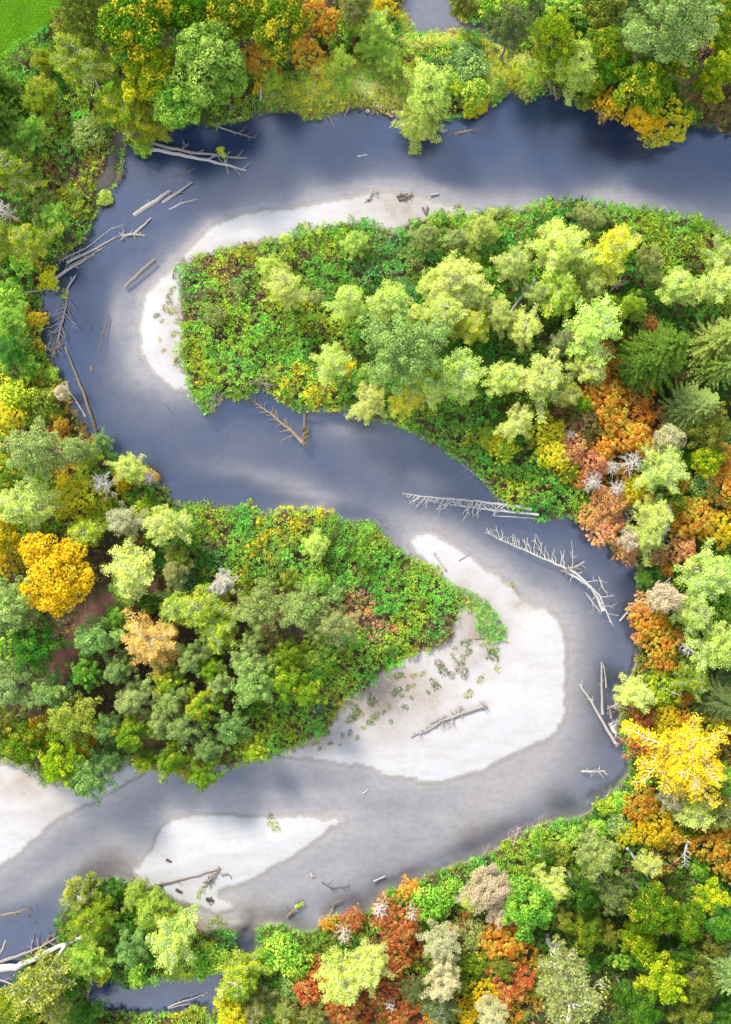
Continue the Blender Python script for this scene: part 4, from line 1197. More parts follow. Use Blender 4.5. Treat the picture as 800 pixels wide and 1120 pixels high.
# ------------------------------------------------------------------ tufts on the sand
def tuft_mesh(seed):
    r = np.random.default_rng(seed); C = Crown(); n = 80
    a = r.uniform(0, 6.283, n); q = r.uniform(0, 1, n) ** .6 * .32; T = np.stack([np.cos(a) * .6, np.sin(a) * .6, np.full(n, .8)], -1) + r.normal(0, .25, (n, 3)); T = unit(T)
    L = r.uniform(.12, .32, n); P = np.stack([np.cos(a) * q * 1.4, np.sin(a) * q * .8, np.zeros(n)], -1) + r.normal(0, .05, (n, 3)) * np.array([1, 1, 0]) + T * (L * .5)[:, None]
    C.add(P, r.normal(0, .5, (n, 3)) + np.array([0, 0, .7]), T, L, .03 + .03 * r.uniform(0, 1, n), r.uniform(0, 1, n), r.uniform(0, 1, n)); return C.mesh('tuft_blades')
TUFT = [tuft_mesh(i) for i in range(5)]
TF = """510 702 6 dk|512 712 5 dk|480 725 6 brn|484 732 7 dk|503 728 7 brn|508 736 6 brn|538 716 8 dk|540 710 6 grn|528 705 4 brt|493 737 5 brn|474 745 5 brn|477 750 5 dk|468 756 3 dk|512 758 6 olv|525 742 5 olv|498 722 4 olv|506 718 4 olv
436 738 6 dk|452 738 4 olv|462 736 4 olv|434 755 6 dk|440 760 3 dk|446 751 4 dk|452 749 3 olv|450 762 3 dk|443 772 4 dk|407 765 7 dk|426 772 3 olv|420 778 3 dk|412 782 5 dk|408 786 5 olv|404 789 4 dk|398 795 3 olv|428 788 3 dk|388 772 6 dk|390 780 6 dk|384 785 6 dk|394 779 5 olv|368 783 4 olv|383 800 4 dk|375 803 3 dk|357 800 5 dk|362 812 3 dk|391 806 3 dk|372 814 2 dk|345 812 4 olv|350 818 3 dk|330 815 4 olv|492 693 5 olv|497 708 3 grn|495 716 3 olv|543 730 5 plm|492 660 3 olv
182 338 5 olv|190 342 6 olv|186 330 5 brn|196 352 5 olv|172 346 4 dk|178 352 3 olv|192 366 5 olv|199 392 7 olv|194 398 5 olv|180 384 3 olv|202 404 5 olv|190 316 4 grn|187 322 4 olv|176 372 3 plm|299 900 6 plm|303 906 5 yg|296 893 4 brn|230 985 4 dk|222 972 5 lime|218 978 4 lime|240 1005 5 brt|236 1008 6 brt|244 1010 5 brt|160 962 4 olv|230 1010 5 brt
560 640 4 yel|470 628 4 pnk"""
for k, row in enumerate(TF.replace('\n', '|').split('|')):
    px, py, r, pal = row.split(); px, py, r = float(px), float(py), float(r)
    c = W(px, py); o = link('grass_tuft', TUFT[k % 5]); o.location = (c[0], c[1], float(zat(c[0], c[1])) - .01)
    o.rotation_euler = (0, 0, rng.uniform(0, 6.28)); s = r * PX / .46; o.scale = (s, s, s * .8)
    A, B, sh, word = PAL[pal]; A = np.array(A) * .5 + np.array((168, 152, 118)) * .5; o.color = (*(lin(A) * K_LEAF * .9), 1); o['leaf_second'] = [float(v) for v in lin(B) * K_LEAF * .9]; o['leaf_share'] = sh
    where = 'the big white bar' if 320 < px < 580 and py > 600 and py < 830 else 'the inner edge of the upper white bar' if py < 420 else 'the gravel island'
    small = 'sparse' if r < 5 else 'bushy'
    word = {'dk': 'dark green', 'brn': 'brownish'}.get(pal, word)
    tag(o, f'{small} {word} grass tuft on {where}', 'grass tuft', f'{small} {word} tufts on {where}')

# ------------------------------------------------------------------ fallen trees and driftwood
WOOD = {'pale': (.28, .25, .22), 'white': (.31, .295, .275), 'grey': (.20, .18, .16), 'brown': (.15, .11, .08), 'dark': (.06, .048, .04), 'pink': (.25, .20, .17), 'tan': (.18, .14, .09)}
def fallen(name, cat, pts, r0, r1, col, label, nb=0, bl=1.2, sides='both', span=(.15, .95), root=0, group=None, twig=True, ang=.9, wob=.012, lift=.25, leafy=None):
    """a lying trunk along pts (x, y, height above the surface under it), its branches and root plate as parts"""
    r = np.random.default_rng(int(abs(pts[0][0]) * 31 + abs(pts[0][1]) * 17))
    w = np.array([[*W(p[0], p[1]), 0] for p in pts]); 
    for i, p in enumerate(pts): w[i, 2] = max(float(zat(w[i, 0], w[i, 1])), -.12) + (p[2] if len(p) > 2 else 0) + r0 * .5
    org = w[0].copy()
    seg = np.linalg.norm(np.diff(w, axis=0), axis=1); cum = np.concatenate([[0], np.cumsum(seg)]); Lg = cum[-1]
    n = max(6, int(Lg / .7)); t = np.linspace(0, Lg, n)
    p = np.stack([np.interp(t, cum, w[:, k]) for k in range(3)], -1) - org
    p[1:-1] += r.normal(0, wob, (n - 2, 3)) * Lg ** .5
    k_ = 1.25 if r0 < .16 else 1.05
    r0, r1 = r0 * k_, r1 * k_
    rad = np.linspace(r0, r1, n) * (1 + r.normal(0, .06, n))
    root_o = empty(name, tuple(org))
    c = np.array(WOOD[col]) * r.uniform(.9, 1.1)
    o = link('trunk', tube_mesh('log_trunk', [(p, rad)], 7), root_o); o.color = (*c, 1)
    d = unit(p[-1] - p[0]); sd = unit(np.cross(d, [0, 0, 1]))
    for k in range(nb):
        u = span[0] + (span[1] - span[0]) * (k + r.uniform(.2, .8)) / nb
        s = np.array([np.interp(u * Lg, t, p[:, j]) for j in range(3)])
        sg = {'both': (1 if k % 2 else -1), 'a': 1, 'b': -1}[sides]
        ln = bl * r.choice([.3, .6, 1.0, 1.25]) * r.uniform(.7, 1.1) * (1.15 - .65 * u)
        a = ang * r.uniform(.6, 1.35)
        e = s + (d * math.cos(a) + sd * sg * math.sin(a)) * ln + np.array([0, 0, ln * r.uniform(-.1, lift * 1.6)])
        b = bend(s, e, -.04, .04, 5, r); rb = max(.03, min(.07, r0 * .36))
        ch = [(b, np.linspace(rb, rb * .4, 5))]
        if twig:
            for q in range(r.integers(2, 5)):
                i0 = r.integers(1, 5); e2 = b[i0] + (unit(e - s) + r.normal(0, .6, 3)) * ln * r.uniform(.2, .4)
                ch.append((np.stack([b[i0], (b[i0] + e2) / 2, e2]), np.array([rb * .55, rb * .45, rb * .3])))
        o = link('branch', tube_mesh('log_branch', ch, 4), root_o); o.color = (*np.clip(c * r.uniform(.85, 1.15), 0, .5), 1)
    if root:
        ch = []
        for k in range(13):
            v = unit(-d * r.uniform(.1, .9) + r.normal(0, .8, 3) * np.array([1, 1, .7])); e = v * root * r.uniform(.5, 1.1)
            ch.append((bend(-d * .05, e, 0, .1, 5, r), np.linspace(r0 * .55, .02, 5)))
        o = link('root_plate', tube_mesh('log_roots', ch, 5), root_o); o.color = (*(c * .85), 1)
    if leafy:
        C = Crown(); A, B, sh, _ = PAL[leafy[0]]
        for k in range(leafy[1]):
            u = leafy[3] + (leafy[4] - leafy[3]) * (k + .5) / leafy[1]
            s = np.array([np.interp(u * Lg, t, p[:, j]) for j in range(3)]) + np.array([*r.normal(0, leafy[2] * .6, 2), leafy[2] * .6])
            clump(C, s, leafy[2], 70, .16, .6, r, .8, .5)
        o = link('leaves', C.mesh('log_leaves'), root_o); o.color = (*(lin(A) * K_LEAF), 1); o['leaf_second'] = [float(v) for v in lin(B) * K_LEAF]; o['leaf_share'] = sh
    tag(root_o, label, cat, group); return root_o
LG, FT, ST = 'driftwood_log', 'fallen_tree', 'driftwood_stick'
fallen(FT, 'fallen tree', [(160,164,.6),(186,168,.35),(228,176,.25),(270,187,.1)], .21, .10, 'white', 'lower and paler of the paired silver logs reaching out from the upper bank', 5, 1.1, span=(.55, .98))
fallen(FT, 'fallen tree', [(166,158,.5),(200,166,.3),(240,171,.25),(271,173,.1)], .15, .06, 'grey', 'twiggy greyer trunk lying just above the paler silver log', 9, 1.0, span=(.3, .95))
fallen(LG, 'branch', [(243,162,.3),(247,178,.3),(250,191,.1)], .07, .03, 'pale', 'forked branch with a yellow leafy sprig crossing the silver logs', 3, .6, leafy=('yel', 5, .35, 0, .25))
fallen(LG, 'branch', [(238,140,.5),(258,146,.3),(279,151,.1)], .07, .02, 'grey', 'grey bough dipping into the black pool under the silvery maple', 7, .9, span=(.3, 1))
for px, py, r in ((178, 160, 7), (190, 162, 6), (168, 161, 6)): tree('shrub', 'brt', px, py, r, None, .5)
fallen(LG, 'log', [(147,236,0),(166,223,.1),(187,209,.15)], .25, .17, 'pale', 'thick pale log lying beside a thinner one below the paired silver logs', 2, .6)
fallen(LG, 'log', [(178,222,0),(194,212,.2),(211,200,.25)], .17, .08, 'pale', 'thinner forked log overlapping the upper end of the thick pale log', 3, .7)
fallen(LG, 'log', [(185,229,0),(200,222,.15),(217,218,.1)], .09, .03, 'white', 'short white branch afloat below the thick pale log', 2, .6)
fallen(LG, 'branch', [(152,228,0),(158,226,.1),(164,224,.1)], .07, .03, 'brown', 'brown broken limb at the upper side of the thick pale log', 3, .6)
fallen(LG, 'branch', [(180,194,0),(196,192,.1),(214,184,.1)], .05, .02, 'brown', 'thin dark branch afloat between the silver logs and the thick pale log', 4, .6)
fallen(ST, 'stick', [(182,184,0),(194,189,.05)], .05, .03, 'pale', 'short pale stick afloat just below the root of the silver logs')
t0 = tree('shrub', 'plm', 137, 231, 8, 'yellow-green leafy sprig growing from the driftwood in the outer bend', .8); tree('shrub', 'yg', 143, 240, 7, 'small yellow-green sprig just above the driftwood root ball', .8)
fallen(FT, 'driftwood root', [(136,258,.1),(146,257,.25),(160,258,.1)], .16, .06, 'pale', 'bleached root ball with splayed arms in the outer bend', 4, .9, root=.85)
fallen(LG, 'log', [(147,256,.1),(157,248,.25),(166,239,.3)], .12, .05, 'pale', 'slanting bleached arm beside the root ball')
fallen(LG, 'log', [(74,288,.3),(100,275,.2),(128,259,.1)], .14, .05, 'pale', 'long pale log lying straightest of the bundle at the outer bank', 3, .8)
fallen(LG, 'log', [(58,308,.5),(80,293,.25),(104,278,.1)], .15, .06, 'pale', 'pale log lowest in the bundle at the outer bank', 3, .9)
fallen(LG, 'log', [(66,286,.4),(90,274,.2),(110,261,.15),(124,249,.1),(138,245,.1)], .08, .025, 'pale', 'thin curving pole uppermost in the bundle at the outer bank', 2, .6)
fallen(LG, 'log', [(76,292,.2),(94,283,.2),(116,270,.1)], .11, .04, 'grey', 'grey pole between the pale logs of the outer bank bundle', 3, .8)
for k in range(5):
    fallen(ST, 'twig', [(66 + k * 4, 290 - k * 2, .5), (72 + k * 4, 277 + k, .8)], .03, .015, 'grey', 'thin grey twig among those at the bank end of the log bundle', 3, .5, group='grey twigs on the log bundle')
fallen(ST, 'log', [(34,323,.6),(50,317,.2)], .09, .06, 'pale', 'short pale log poking out of the bank below the log bundle')
fallen(LG, 'log', [(69,326,.1),(76,314,.3),(84,302,.4)], .11, .05, 'pale', 'pale log standing off the top of the brushy dead tree', 1, .5, leafy=('yg', 3, .3, 0, .15))
fallen(FT, 'fallen tree', [(75,318,.1),(71,345,.3),(66,365,.3),(56,398,.2)], .10, .04, 'pink', 'brushy dead tree lying along the outer bank with dense brown twigs', 34, 1.5, span=(.08, .98), lift=.5)
fallen(FT, 'fallen tree', [(47,378,.6),(58,384,.4),(70,376,.2)], .09, .03, 'pink', 'twiggy dead bough spread between the bank and the brushy dead tree', 14, 1.1, lift=.5)
fallen(LG, 'log', [(137,314,0),(152,300,.15),(170,284,.2)], .20, .15, 'grey', 'dark log with a bleached end lying off the tip of the submerged shoal', 3, .5)
fallen(ST, 'stick', [(141,301,0),(151,282,.05)], .05, .025, 'grey', 'thin stick just above the dark log by the shoal')
fallen(ST, 'stick', [(119,345,0),(113,365,.1),(106,388,.05)], .09, .03, 'brown', 'slim brown stick stuck on the edge of the submerged shoal', 2, .4)
fallen(ST, 'stick', [(92,346,0),(103,358,.05)], .05, .03, 'dark', 'dark sunken branch in midstream of the outer bend', 4, .7)
fallen(ST, 'stick', [(99,400,0),(101,407,.05)], .12, .08, 'brown', 'stubby brown stump end awash in the outer bend', 2, .4)
fallen(ST, 'stick', [(92,300,0),(104,311,.03)], .05, .03, 'dark', 'dark waterlogged branch drifting near the bank log bundle', 3, .5)
fallen(LG, 'log', [(107,479,.4),(103,462,.35),(94,436,.3),(83,408,.25),(72,380,.2)], .15, .06, 'tan', 'long brown pole slanting along the outer bank into the river', 4, .5, span=(.0, .2))
fallen(LG, 'log', [(94,456,.2),(84,438,.3),(73,424,.5)], .07, .03, 'pale', 'short pale pole beside the long brown pole', 1, .4)
fallen(ST, 'stick', [(180,441,0),(186,448,.02)], .03, .02, 'tan', 'lone tan stick afloat in mid river off the white bar')
fallen(FT, 'fallen tree', [(331,484,.2),(318,471,.25),(296,452,.2),(271,434,.3)], .16, .05, 'tan', 'drowned spruce pole with side twigs reaching out from the thicket point', 20, 1.4, span=(.12, .95), root=.7)
fallen(FT, 'fallen tree', [(333,448,.4),(334,466,.3),(332,486,.2)], .16, .12, 'brown', 'mossy brown trunk meeting the drowned pole at its root', 7, .9, leafy=('brn', 3, .3, .5, .9))
PILE = [(268,425,300,412),(276,418,304,424),(262,430,286,409),(284,410,308,416),(270,412,296,424),(290,420,296,430),(226,432,244,440),(232,440,236,452),(240,426,232,444),(244,432,228,446),(250,428,238,438),(222,440,236,434)]
for k, (a, b, c, d) in enumerate(PILE):
    fallen(ST, 'driftwood stick', [(a, b, .25 + .1 * (k % 3)), (c, d, .3 + .1 * (k % 2))], .06, .025, 'pink', 'pinkish driftwood stick in the tangle at the thicket point', 7, .8, group='driftwood sticks at the thicket point')
# white snags of the middle reach
fallen(FT, 'fallen tree', [(580,557,.7),(550,552,.5),(510,547,.35),(470,544,.2),(440,540,.05)], .15, .03, 'white', 'upper white snag with comb-like branches lying across the middle reach', 28, 1.9, 'b', (.18, .97), lift=.4, ang=1.05)
fallen(FT, 'fallen tree', [(588,563,.5),(560,560,.4),(530,557,.3),(492,552,.1)], .12, .03, 'white', 'lower white snag lying alongside the comb-branched one', 22, 1.2, 'a', (.25, .97), lift=.15, ang=.8)
fallen(ST, 'pole', [(587,567,.3),(540,564,.1)], .06, .04, 'white', 'bare thin white pole below the two white snags')
fallen(LG, 'branch', [(534,528,.4),(520,519,.2),(505,508,.1)], .07, .03, 'pale', 'pale branch half in the water at the bank above the white snags', 6, .9)
fallen(ST, 'stick', [(412,563,0),(423,576,.1)], .04, .02, 'pale', 'thin pale stick off the thicket tip of the lower point', 2, .4)
fallen(ST, 'stick', [(205,542,0),(216,549,.05)], .05, .03, 'pale', 'small pale stick at the inlet of the lower point')
fallen(LG, 'branch', [(262,549,.1),(270,553,.2),(282,556,.3)], .07, .04, 'tan', 'tan branch with a leafy end in the small blue-green inlet', 2, .5, leafy=('yg', 3, .35, .5, 1))
# long snag of the far bend
fallen(FT, 'fallen tree', [(660,668,.1),(648,645,.3),(630,627,.4),(612,618,.35),(570,601,.2),(531,582,.05)], .17, .03, 'white', 'longest white snag slanting toward the far bend with a twiggy upper end', 30, 1.8, 'a', (.35, .98), lift=.35)
fallen(FT, 'fallen tree', [(616,624,.2),(640,637,.4),(655,652,.35),(672,686,.05)], .12, .05, 'white', 'white trunk crossing the root tangle of the longest snag', 14, 1.3, lift=.45, span=(.05, .9))
fallen(LG, 'root', [(620,622,.3),(632,618,.6),(638,614,.7)], .13, .08, 'grey', 'grey root wad where the long white snags cross', 5, .8, root=.9)
fallen(LG, 'branch', [(640,648,.2),(652,664,.2),(660,672,0)], .06, .03, 'pale', 'pale side limb just below the crossing snags', 5, .8)
fallen(LG, 'branch', [(654,630,.4),(660,645,.3),(666,652,.1)], .08, .03, 'pale', 'stub-ended white limb standing off above the crossing snags', 4, .7)
fallen(LG, 'log', [(678,679,.1),(686,669,.3),(694,659,.7)], .08, .04, 'pale', 'slim pale log running from the river up the far bend bank', 4, .8)
fallen(LG, 'pole', [(707,651,.9),(716,640,1.3),(724,630,1.8)], .11, .07, 'white', 'clean white pole leaning on the bank above the half-bare pinkish tree', 0)
fallen(LG, 'log', [(673,813,.2),(655,782,.3),(645,765,.25),(634,748,.05)], .14, .07, 'pale', 'long pale log pointing up-channel from the root tangle', 6, .9, span=(.55, 1), root=.5)
fallen(LG, 'log', [(659,781,.2),(658,755,.25),(658,724,.1)], .12, .06, 'grey', 'upright-lying grey log beside the long pale log', 4, .7, span=(.4, 1))
fallen(LG, 'log', [(663,752,.2),(662,735,.2),(660,727,.1)], .07, .04, 'grey', 'second thin grey log hugging the upright-lying one')
fallen(LG, 'stump', [(688,743,.2),(692,734,.6),(694,724,.9)], .16, .11, 'tan', 'broken tan trunk leaning on the bank of the far bend')
TANG = [(664,775,676,768),(668,785,664,770),(672,792,684,780),(668,798,674,786),(676,805,690,798),(672,770,690,775),(680,780,668,800),(665,790,678,796),(684,812,672,803),(690,806,680,790),(678,762,688,772),(692,786,684,798)]
for k, (a, b, c, d) in enumerate(TANG):
    fallen(ST, 'driftwood stick', [(a, b, .3), (c, d, .5)], .06, .025, 'pink' if k % 3 else 'white', 'driftwood stick in the root tangle on the far bend bank', 7, .9, group='driftwood sticks in the far bend tangle')
fallen(LG, 'log', [(667,791,.4),(671,799,.4),(674,803,.3)], .22, .16, 'white', 'chunky white broken log end in the root tangle', 2, .5)
fallen(LG, 'log', [(636,844,0),(648,844,.1),(662,843,.05)], .12, .05, 'pale', 'pale forked log stranded alone in the lower far bend', 8, .8, lift=.4)
fallen(ST, 'stone-like log', [(686,822,.2),(689,824,.2)], .15, .12, 'white', 'white log stub at the water edge below the root tangle')
# big white bar and gravel island
fallen(FT, 'fallen tree', [(527,771,.15),(510,777,.15),(485,786,.12),(468,797,.1),(449,805,.03)], .15, .05, 'grey', 'grey stranded log with a dark root ball on the big white bar', 12, .9, span=(.25, .95), root=.7)
for k, (a, b, c, d) in enumerate([(470,790,488,782),(476,795,486,780),(462,800,478,792),(496,786,506,772),(500,780,504,770),(478,788,492,790)]):
    fallen(ST, 'driftwood stick', [(a, b, .05), (c, d, .1)], .05, .02, 'pink', 'brown driftwood stick caught on the stranded bar log', 6, .6, group='sticks caught on the bar log')
fallen(LG, 'log', [(475,605,.02),(482,615,.05),(488,624,.05)], .10, .06, 'pale', 'short pale log on the narrow upper tail of the big white bar')
fallen(ST, 'stick', [(502,613,.02),(515,606,.03)], .05, .02, 'tan', 'thin tan stick across the narrow tail of the big white bar')
fallen(ST, 'stick', [(500,668,.05),(507,658,.1)], .07, .04, 'grey', 'grey stick at the thicket edge on the big white bar')
fallen(ST, 'stick', [(519,698,.03),(534,697,.03)], .06, .03, 'brown', 'brown stick lying under the thicket prong on the big white bar')
fallen(ST, 'stick', [(560,641,.03),(569,650,.03)], .05, .02, 'tan', 'tan stick at the waist of the big white bar', 2, .4)
fallen(LG, 'log', [(150,971,.4),(185,964,.1),(215,957,.06),(241,949,.03)], .09, .03, 'brown', 'long thin brown trunk lying across the lower end of the gravel island', 4, .5)
fallen(FT, 'root ball', [(229,962,.15),(233,957,.25),(242,948,.05)], .12, .03, 'brown', 'dark root ball with spreading spokes on the gravel island', 5, .6, root=.95)
fallen(ST, 'branch', [(243,957,.05),(250,953,.2),(254,961,.05)], .05, .025, 'brown', 'arched brown branch beside the gravel island root ball')
fallen(LG, 'stump', [(183,939,.02),(188,941,.05)], .12, .08, 'dark', 'small dark stump alone in the middle of the gravel island')
fallen(LG, 'stump', [(193,972,.03),(199,975,.08)], .17, .10, 'dark', 'dark stump near the wooded end of the gravel island', 3, .4)
fallen(LG, 'stump', [(226,982,.03),(234,984,.05)], .15, .09, 'dark', 'dark log end beside the wet sand below the root ball', 2, .4)
# upper bar
fallen(FT, 'root', [(404,219,.05),(407,209,.35),(415,211,.1)], .08, .03, 'pale', 'arching pale root on the river edge of the upper white bar', 6, .7, root=.55)
for k, (a, b, c, d) in enumerate([(434,216,446,212),(438,212,450,218),(442,218,452,213),(436,219,446,219)]):
    fallen(ST, 'driftwood stick', [(a, b, .1), (c, d, .12)], .09, .04, 'brown', 'brown driftwood piece in the little heap on the upper white bar', 3, .5, group='driftwood pieces on the upper white bar')
fallen(ST, 'log', [(471,214,.05),(480,212,.08)], .14, .09, 'pale', 'small pale log at the river edge of the upper white bar')
fallen(LG, 'stump', [(462,228,.1),(466,236,.25),(468,226,.1)], .09, .04, 'brown', 'brown forked stump on the tan end of the upper white bar', 4, .5)
fallen(ST, 'branch', [(597,216,.05),(608,219,.1)], .08, .04, 'tan', 'mossy branch on the little spit opposite the upper bank', 5, .5, leafy=('olv', 2, .2, .3, .8))
fallen(ST, 'post', [(636,221,.0),(637,214,.3)], .07, .05, 'dark', 'dark snag stub standing at the waterline of the upper woods')
# upper bank
fallen(LG, 'log', [(497,147,.05),(510,144,.1),(529,139,.05)], .12, .05, 'tan', 'tan log awash below the grassy bank beside the leaning willow', 3, .5)
fallen(ST, 'log', [(483,144,.05),(489,143,.1)], .18, .13, 'pale', 'stubby pale block of wood beside the leaning willow', 0)
fallen(ST, 'stick', [(391,171,.0),(402,169,.05)], .09, .05, 'white', 'short white stick afloat in mid river above the upper white bar', 1, .4)
fallen(ST, 'stick', [(359,127,.3),(367,141,.0)], .05, .025, 'pale', 'thin pale pole slanting into the river below the yellow grass', 0)
fallen(ST, 'stick', [(384,117,.4),(376,128,.0)], .06, .03, 'pale', 'pale stick leaning off the yellow grass bank')
fallen(LG, 'pole', [(287,116,.6),(288,103,1.6)], .08, .04, 'white', 'white broken pole on the bank where the yellow grass begins', 1, .5)
for k, (px, py) in enumerate([(598,92),(604,98),(594,86),(652,118),(656,124),(660,118)]):
    fallen(LG, 'root', [(px, py, .4), (px + 5, py + 12, .1)], .09, .03, 'pink', 'exposed greyish root in the undercut of the upper bank', 6, .9, group='exposed roots under the upper bank')
# bottom corner
fallen(LG, 'log', [(-4,1058,.3),(20,1055,.4),(38,1046,.45),(70,1029,.6),(102,1014,.9)], .38, .14, 'white', 'long white log curving out from the photo edge to the wooded islet', 2, .6)
fallen(LG, 'log', [(-4,1053,.1),(22,1044,.2),(46,1035,.25),(66,1022,.4)], .18, .08, 'grey', 'dark grey log lying against the upper side of the long white log', 8, 1.3, span=(.5, 1))
fallen(LG, 'branch', [(46,1036,.2),(54,1026,.4),(62,1015,.2)], .09, .03, 'brown', 'brown branch rising off the dark grey log', 5, .8)
fallen(ST, 'log', [(-3,1002,.0),(15,998,.08),(31,994,.02)], .13, .05, 'tan', 'tan log awash at the photo edge above the long white log', 3, .5)
fallen(ST, 'branch', [(20,1025,.0),(33,1012,.02),(43,988,.02)], .05, .02, 'dark', 'sunken dark branch slanting above the long white log', 9, .9)
fallen(ST, 'log', [(-3,1047,.1),(4,1036,.15),(7,1028,.1)], .10, .07, 'pale', 'short pale log with a dark root end at the photo edge', 2, .4, root=.4)
fallen(ST, 'branch', [(-3,1071,.1),(12,1075,.15),(26,1079,.1)], .09, .04, 'pale', 'pale forked branch in the dark water below the long white log', 4, .8)
fallen(LG, 'branch', [(184,1102,.1),(196,1095,.3),(210,1092,.3),(228,1085,.1)], .07, .03, 'pale', 'upper pale crooked branch lying in the backwater', 4, .7)
fallen(LG, 'branch', [(184,1103,.1),(200,1099,.1),(216,1097,.05)], .06, .03, 'pale', 'lower straight pale branch lying in the backwater', 2, .5)
# lower bank
fallen(LG, 'branch', [(314,1003,.1),(322,994,.3),(332,984,.2)], .10, .05, 'brown', 'brown limb with a green sprig stranded off the lower bank', 5, .8, leafy=('lime', 3, .25, .55, .95))
fallen(ST, 'stick', [(358,1006,.4),(361,998,.3),(366,989,.1)], .07, .03, 'grey', 'grey stake-like stick sticking out from the lower bank', 3, .6)
fallen(ST, 'stick', [(360,991,.1),(374,984,.1)], .08, .05, 'brown', 'dark brown log piece afloat off the lower bank', 1, .4)
fallen(ST, 'stick', [(339,954,.02),(343,959,.1)], .12, .08, 'pale', 'pale snag tip breaking the water below the gravel island', 3, .5)
fallen(ST, 'branch', [(352,965,.0),(362,972,.02),(384,970,.0)], .05, .02, 'dark', 'sunken dark branch beyond the pale snag tip', 8, .9)
fallen(ST, 'stick', [(409,964,.02),(422,958,.05)], .09, .05, 'pale', 'smooth pale stick resting on the shallow beside the lower bank')
fallen(ST, 'stick', [(397,868,.02),(403,864,.05)], .08, .04, 'white', 'white stick awash below the big white bar', 1, .4)
for k, (a, b, c, d) in enumerate([(552,918,572,908),(560,922,568,904),(572,910,584,902),(528,934,536,926),(584,906,594,896),(660,876,668,862),(672,868,682,856)]):
    fallen(FT, 'dead brush', [(a, b, .4), (c, d, .3)], .06, .02, 'pink', 'greyish-purple dead brush hanging over the lower bank', 12, 1.0, group='dead brush along the lower bank', lift=.4)
# dead wood in the forest
fallen(LG, 'trunk', [(674,912,3.2),(684,926,2.4),(694,940,1.6),(702,952,1.2)], .12, .05, 'white', 'white dead trunk slanting through the lower woods below the orange trees', 6, 1.1, span=(.4, 1))
fallen(LG, 'trunk', [(545,360,1.2),(558,342,2.2),(577,318,3.6)], .13, .05, 'white', 'white fallen trunk leaning through the pale trees of the upper woods', 5, 1.0, span=(.4, 1))
fallen(LG, 'trunk', [(566,352,1.2),(584,342,2.2),(606,330,3.2)], .09, .03, 'white', 'thin whitish dead stem beside the leaning trunk of the upper woods', 7, 1.0, span=(.2, 1))
fallen(LG, 'trunk', [(735,902,3.8),(734,918,3.0),(738,936,2.0)], .10, .04, 'white', 'white dead stem hanging through the orange tree in the lower woods', 9, 1.0, span=(.3, 1))
fallen(LG, 'trunk', [(714,745,3.),(722,749,3.4),(730,752,3.6)], .08, .05, 'white', 'short white dead limb lying on the crowns beside the round bank tree', 0)
fallen(LG, 'trunk', [(735,702,4.2),(746,708,4.4),(752,722,4.0)], .12, .04, 'white', 'broken white snag top at the far bend', 6, 1.0)
fallen(LG, 'branch', [(658,313,.4),(668,318,.6),(680,314,.5)], .10, .05, 'pink', 'reddish brown dead limb on the bare patch of the upper woods', 9, .9)
fallen(LG, 'branch', [(664,322,.4),(672,312,.6),(676,304,.5)], .08, .04, 'pink', 'second reddish dead limb crossing on the bare patch', 9, .9)

for p in PLACED:
    if not p['o'].get('label'): auto_label(p['o'], p['x'], p['y'], 'small bright green leafy spray')

# ------------------------------------------------------------------ sky, sun, camera
SUN_EL, SUN_AZ = math.radians(41), math.radians(-30)      # azimuth from +Y (photo top) toward +X
world = bpy.data.worlds.new('World'); scene.world = world; world.use_nodes = True
nt = world.node_tree; nt.nodes.clear()
def wn(t): return nt.nodes.new(t)
out = wn('ShaderNodeOutputWorld'); bg = wn('ShaderNodeBackground'); sky = wn('ShaderNodeTexSky')
sky.sky_type = 'NISHITA'; sky.sun_disc = False; sky.sun_elevation = SUN_EL; sky.sun_rotation = SUN_AZ; sky.air_density = 1.0; sky.dust_density = 1.2; sky.ozone_density = 1.0
tc = wn('ShaderNodeTexCoord'); sep = wn('ShaderNodeSeparateXYZ'); nt.links.new(tc.outputs['Generated'], sep.inputs[0])
cl = wn('ShaderNodeTexNoise'); cl.inputs['Scale'].default_value = 2.6; cl.inputs['Detail'].default_value = 5; nt.links.new(tc.outputs['Generated'], cl.inputs['Vector'])
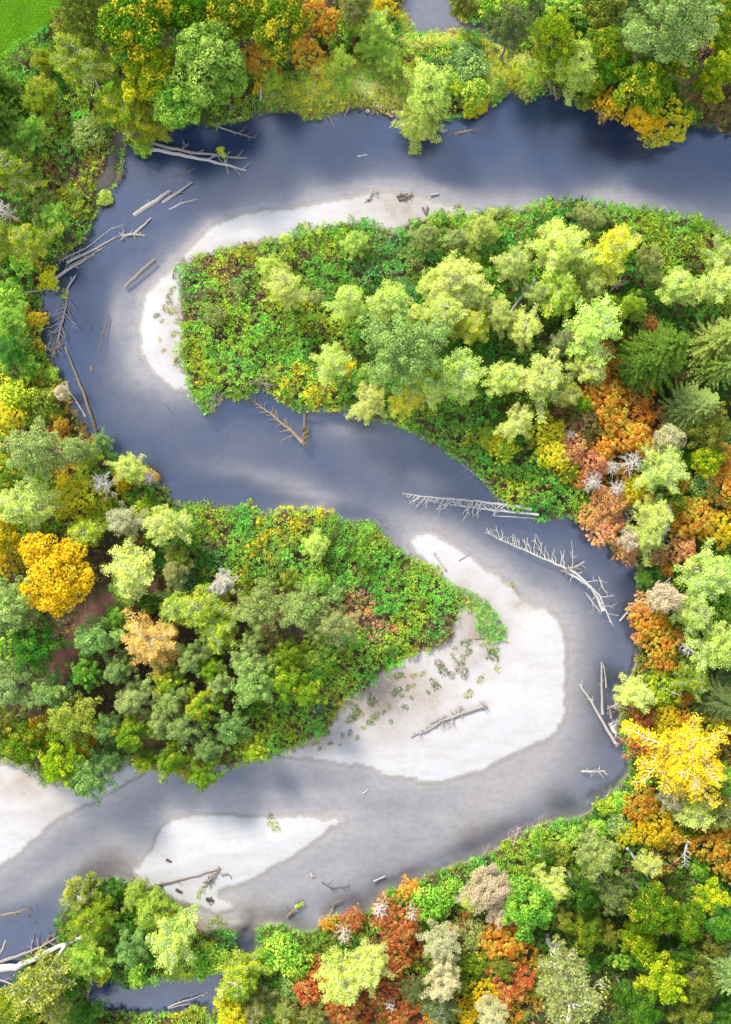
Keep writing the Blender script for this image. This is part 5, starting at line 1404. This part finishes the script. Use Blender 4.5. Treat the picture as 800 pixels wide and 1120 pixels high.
# thin cloud: denser over the near half of the valley, broken blue over the far half
m1 = wn('ShaderNodeMath'); m1.operation = 'MULTIPLY_ADD'; nt.links.new(sep.outputs['Y'], m1.inputs[0]); m1.inputs[1].default_value = -.75; m1.inputs[2].default_value = -.10
m2 = wn('ShaderNodeMath'); m2.operation = 'ADD'; nt.links.new(m1.outputs[0], m2.inputs[0]); nt.links.new(cl.outputs['Fac'], m2.inputs[1])
mr = wn('ShaderNodeMapRange'); mr.interpolation_type = 'SMOOTHSTEP'; mr.inputs[1].default_value = .2; mr.inputs[2].default_value = .95; mr.inputs[3].default_value = .05; mr.inputs[4].default_value = .62; nt.links.new(m2.outputs[0], mr.inputs[0])
mx = wn('ShaderNodeMix'); mx.data_type = 'RGBA'; nt.links.new(mr.outputs[0], mx.inputs[0]); nt.links.new(sky.outputs[0], mx.inputs[6]); mx.inputs[7].default_value = (7.0, 7.1, 7.6, 1)
nt.links.new(mx.outputs[2], bg.inputs[0]); bg.inputs[1].default_value = .122; nt.links.new(bg.outputs[0], out.inputs[0])
sl = bpy.data.lights.new('sun', 'SUN'); sl.energy = 2.0; sl.angle = math.radians(12); sl.color = (1, .95, .86)
so = bpy.data.objects.new('sun', sl); COL.objects.link(so)
sd = Vector((math.sin(SUN_AZ) * math.cos(SUN_EL), math.cos(SUN_AZ) * math.cos(SUN_EL), math.sin(SUN_EL)))
so.rotation_euler = sd.to_track_quat('Z', 'Y').to_euler(); so.location = sd * 150
cam = bpy.data.cameras.new('camera'); co = bpy.data.objects.new('camera', cam); COL.objects.link(co)
co.location = (0, 0, CAMH); cam.sensor_width = 36; cam.sensor_fit = 'AUTO'
cam.lens = 18 / (56.0 / CAMH); cam.clip_end = 6000; cam.clip_start = 1
scene.camera = co
vs = scene.view_settings; vs.view_transform = 'Standard'; vs.look = 'None'; vs.gamma = 1; vs.exposure = EXPOSURE = 2.28; vs.use_curve_mapping = False
cy = scene.cycles; cy.max_bounces = 6; cy.diffuse_bounces = 3; cy.glossy_bounces = 2; cy.transmission_bounces = 3; cy.transparent_max_bounces = 8; cy.use_denoising = True
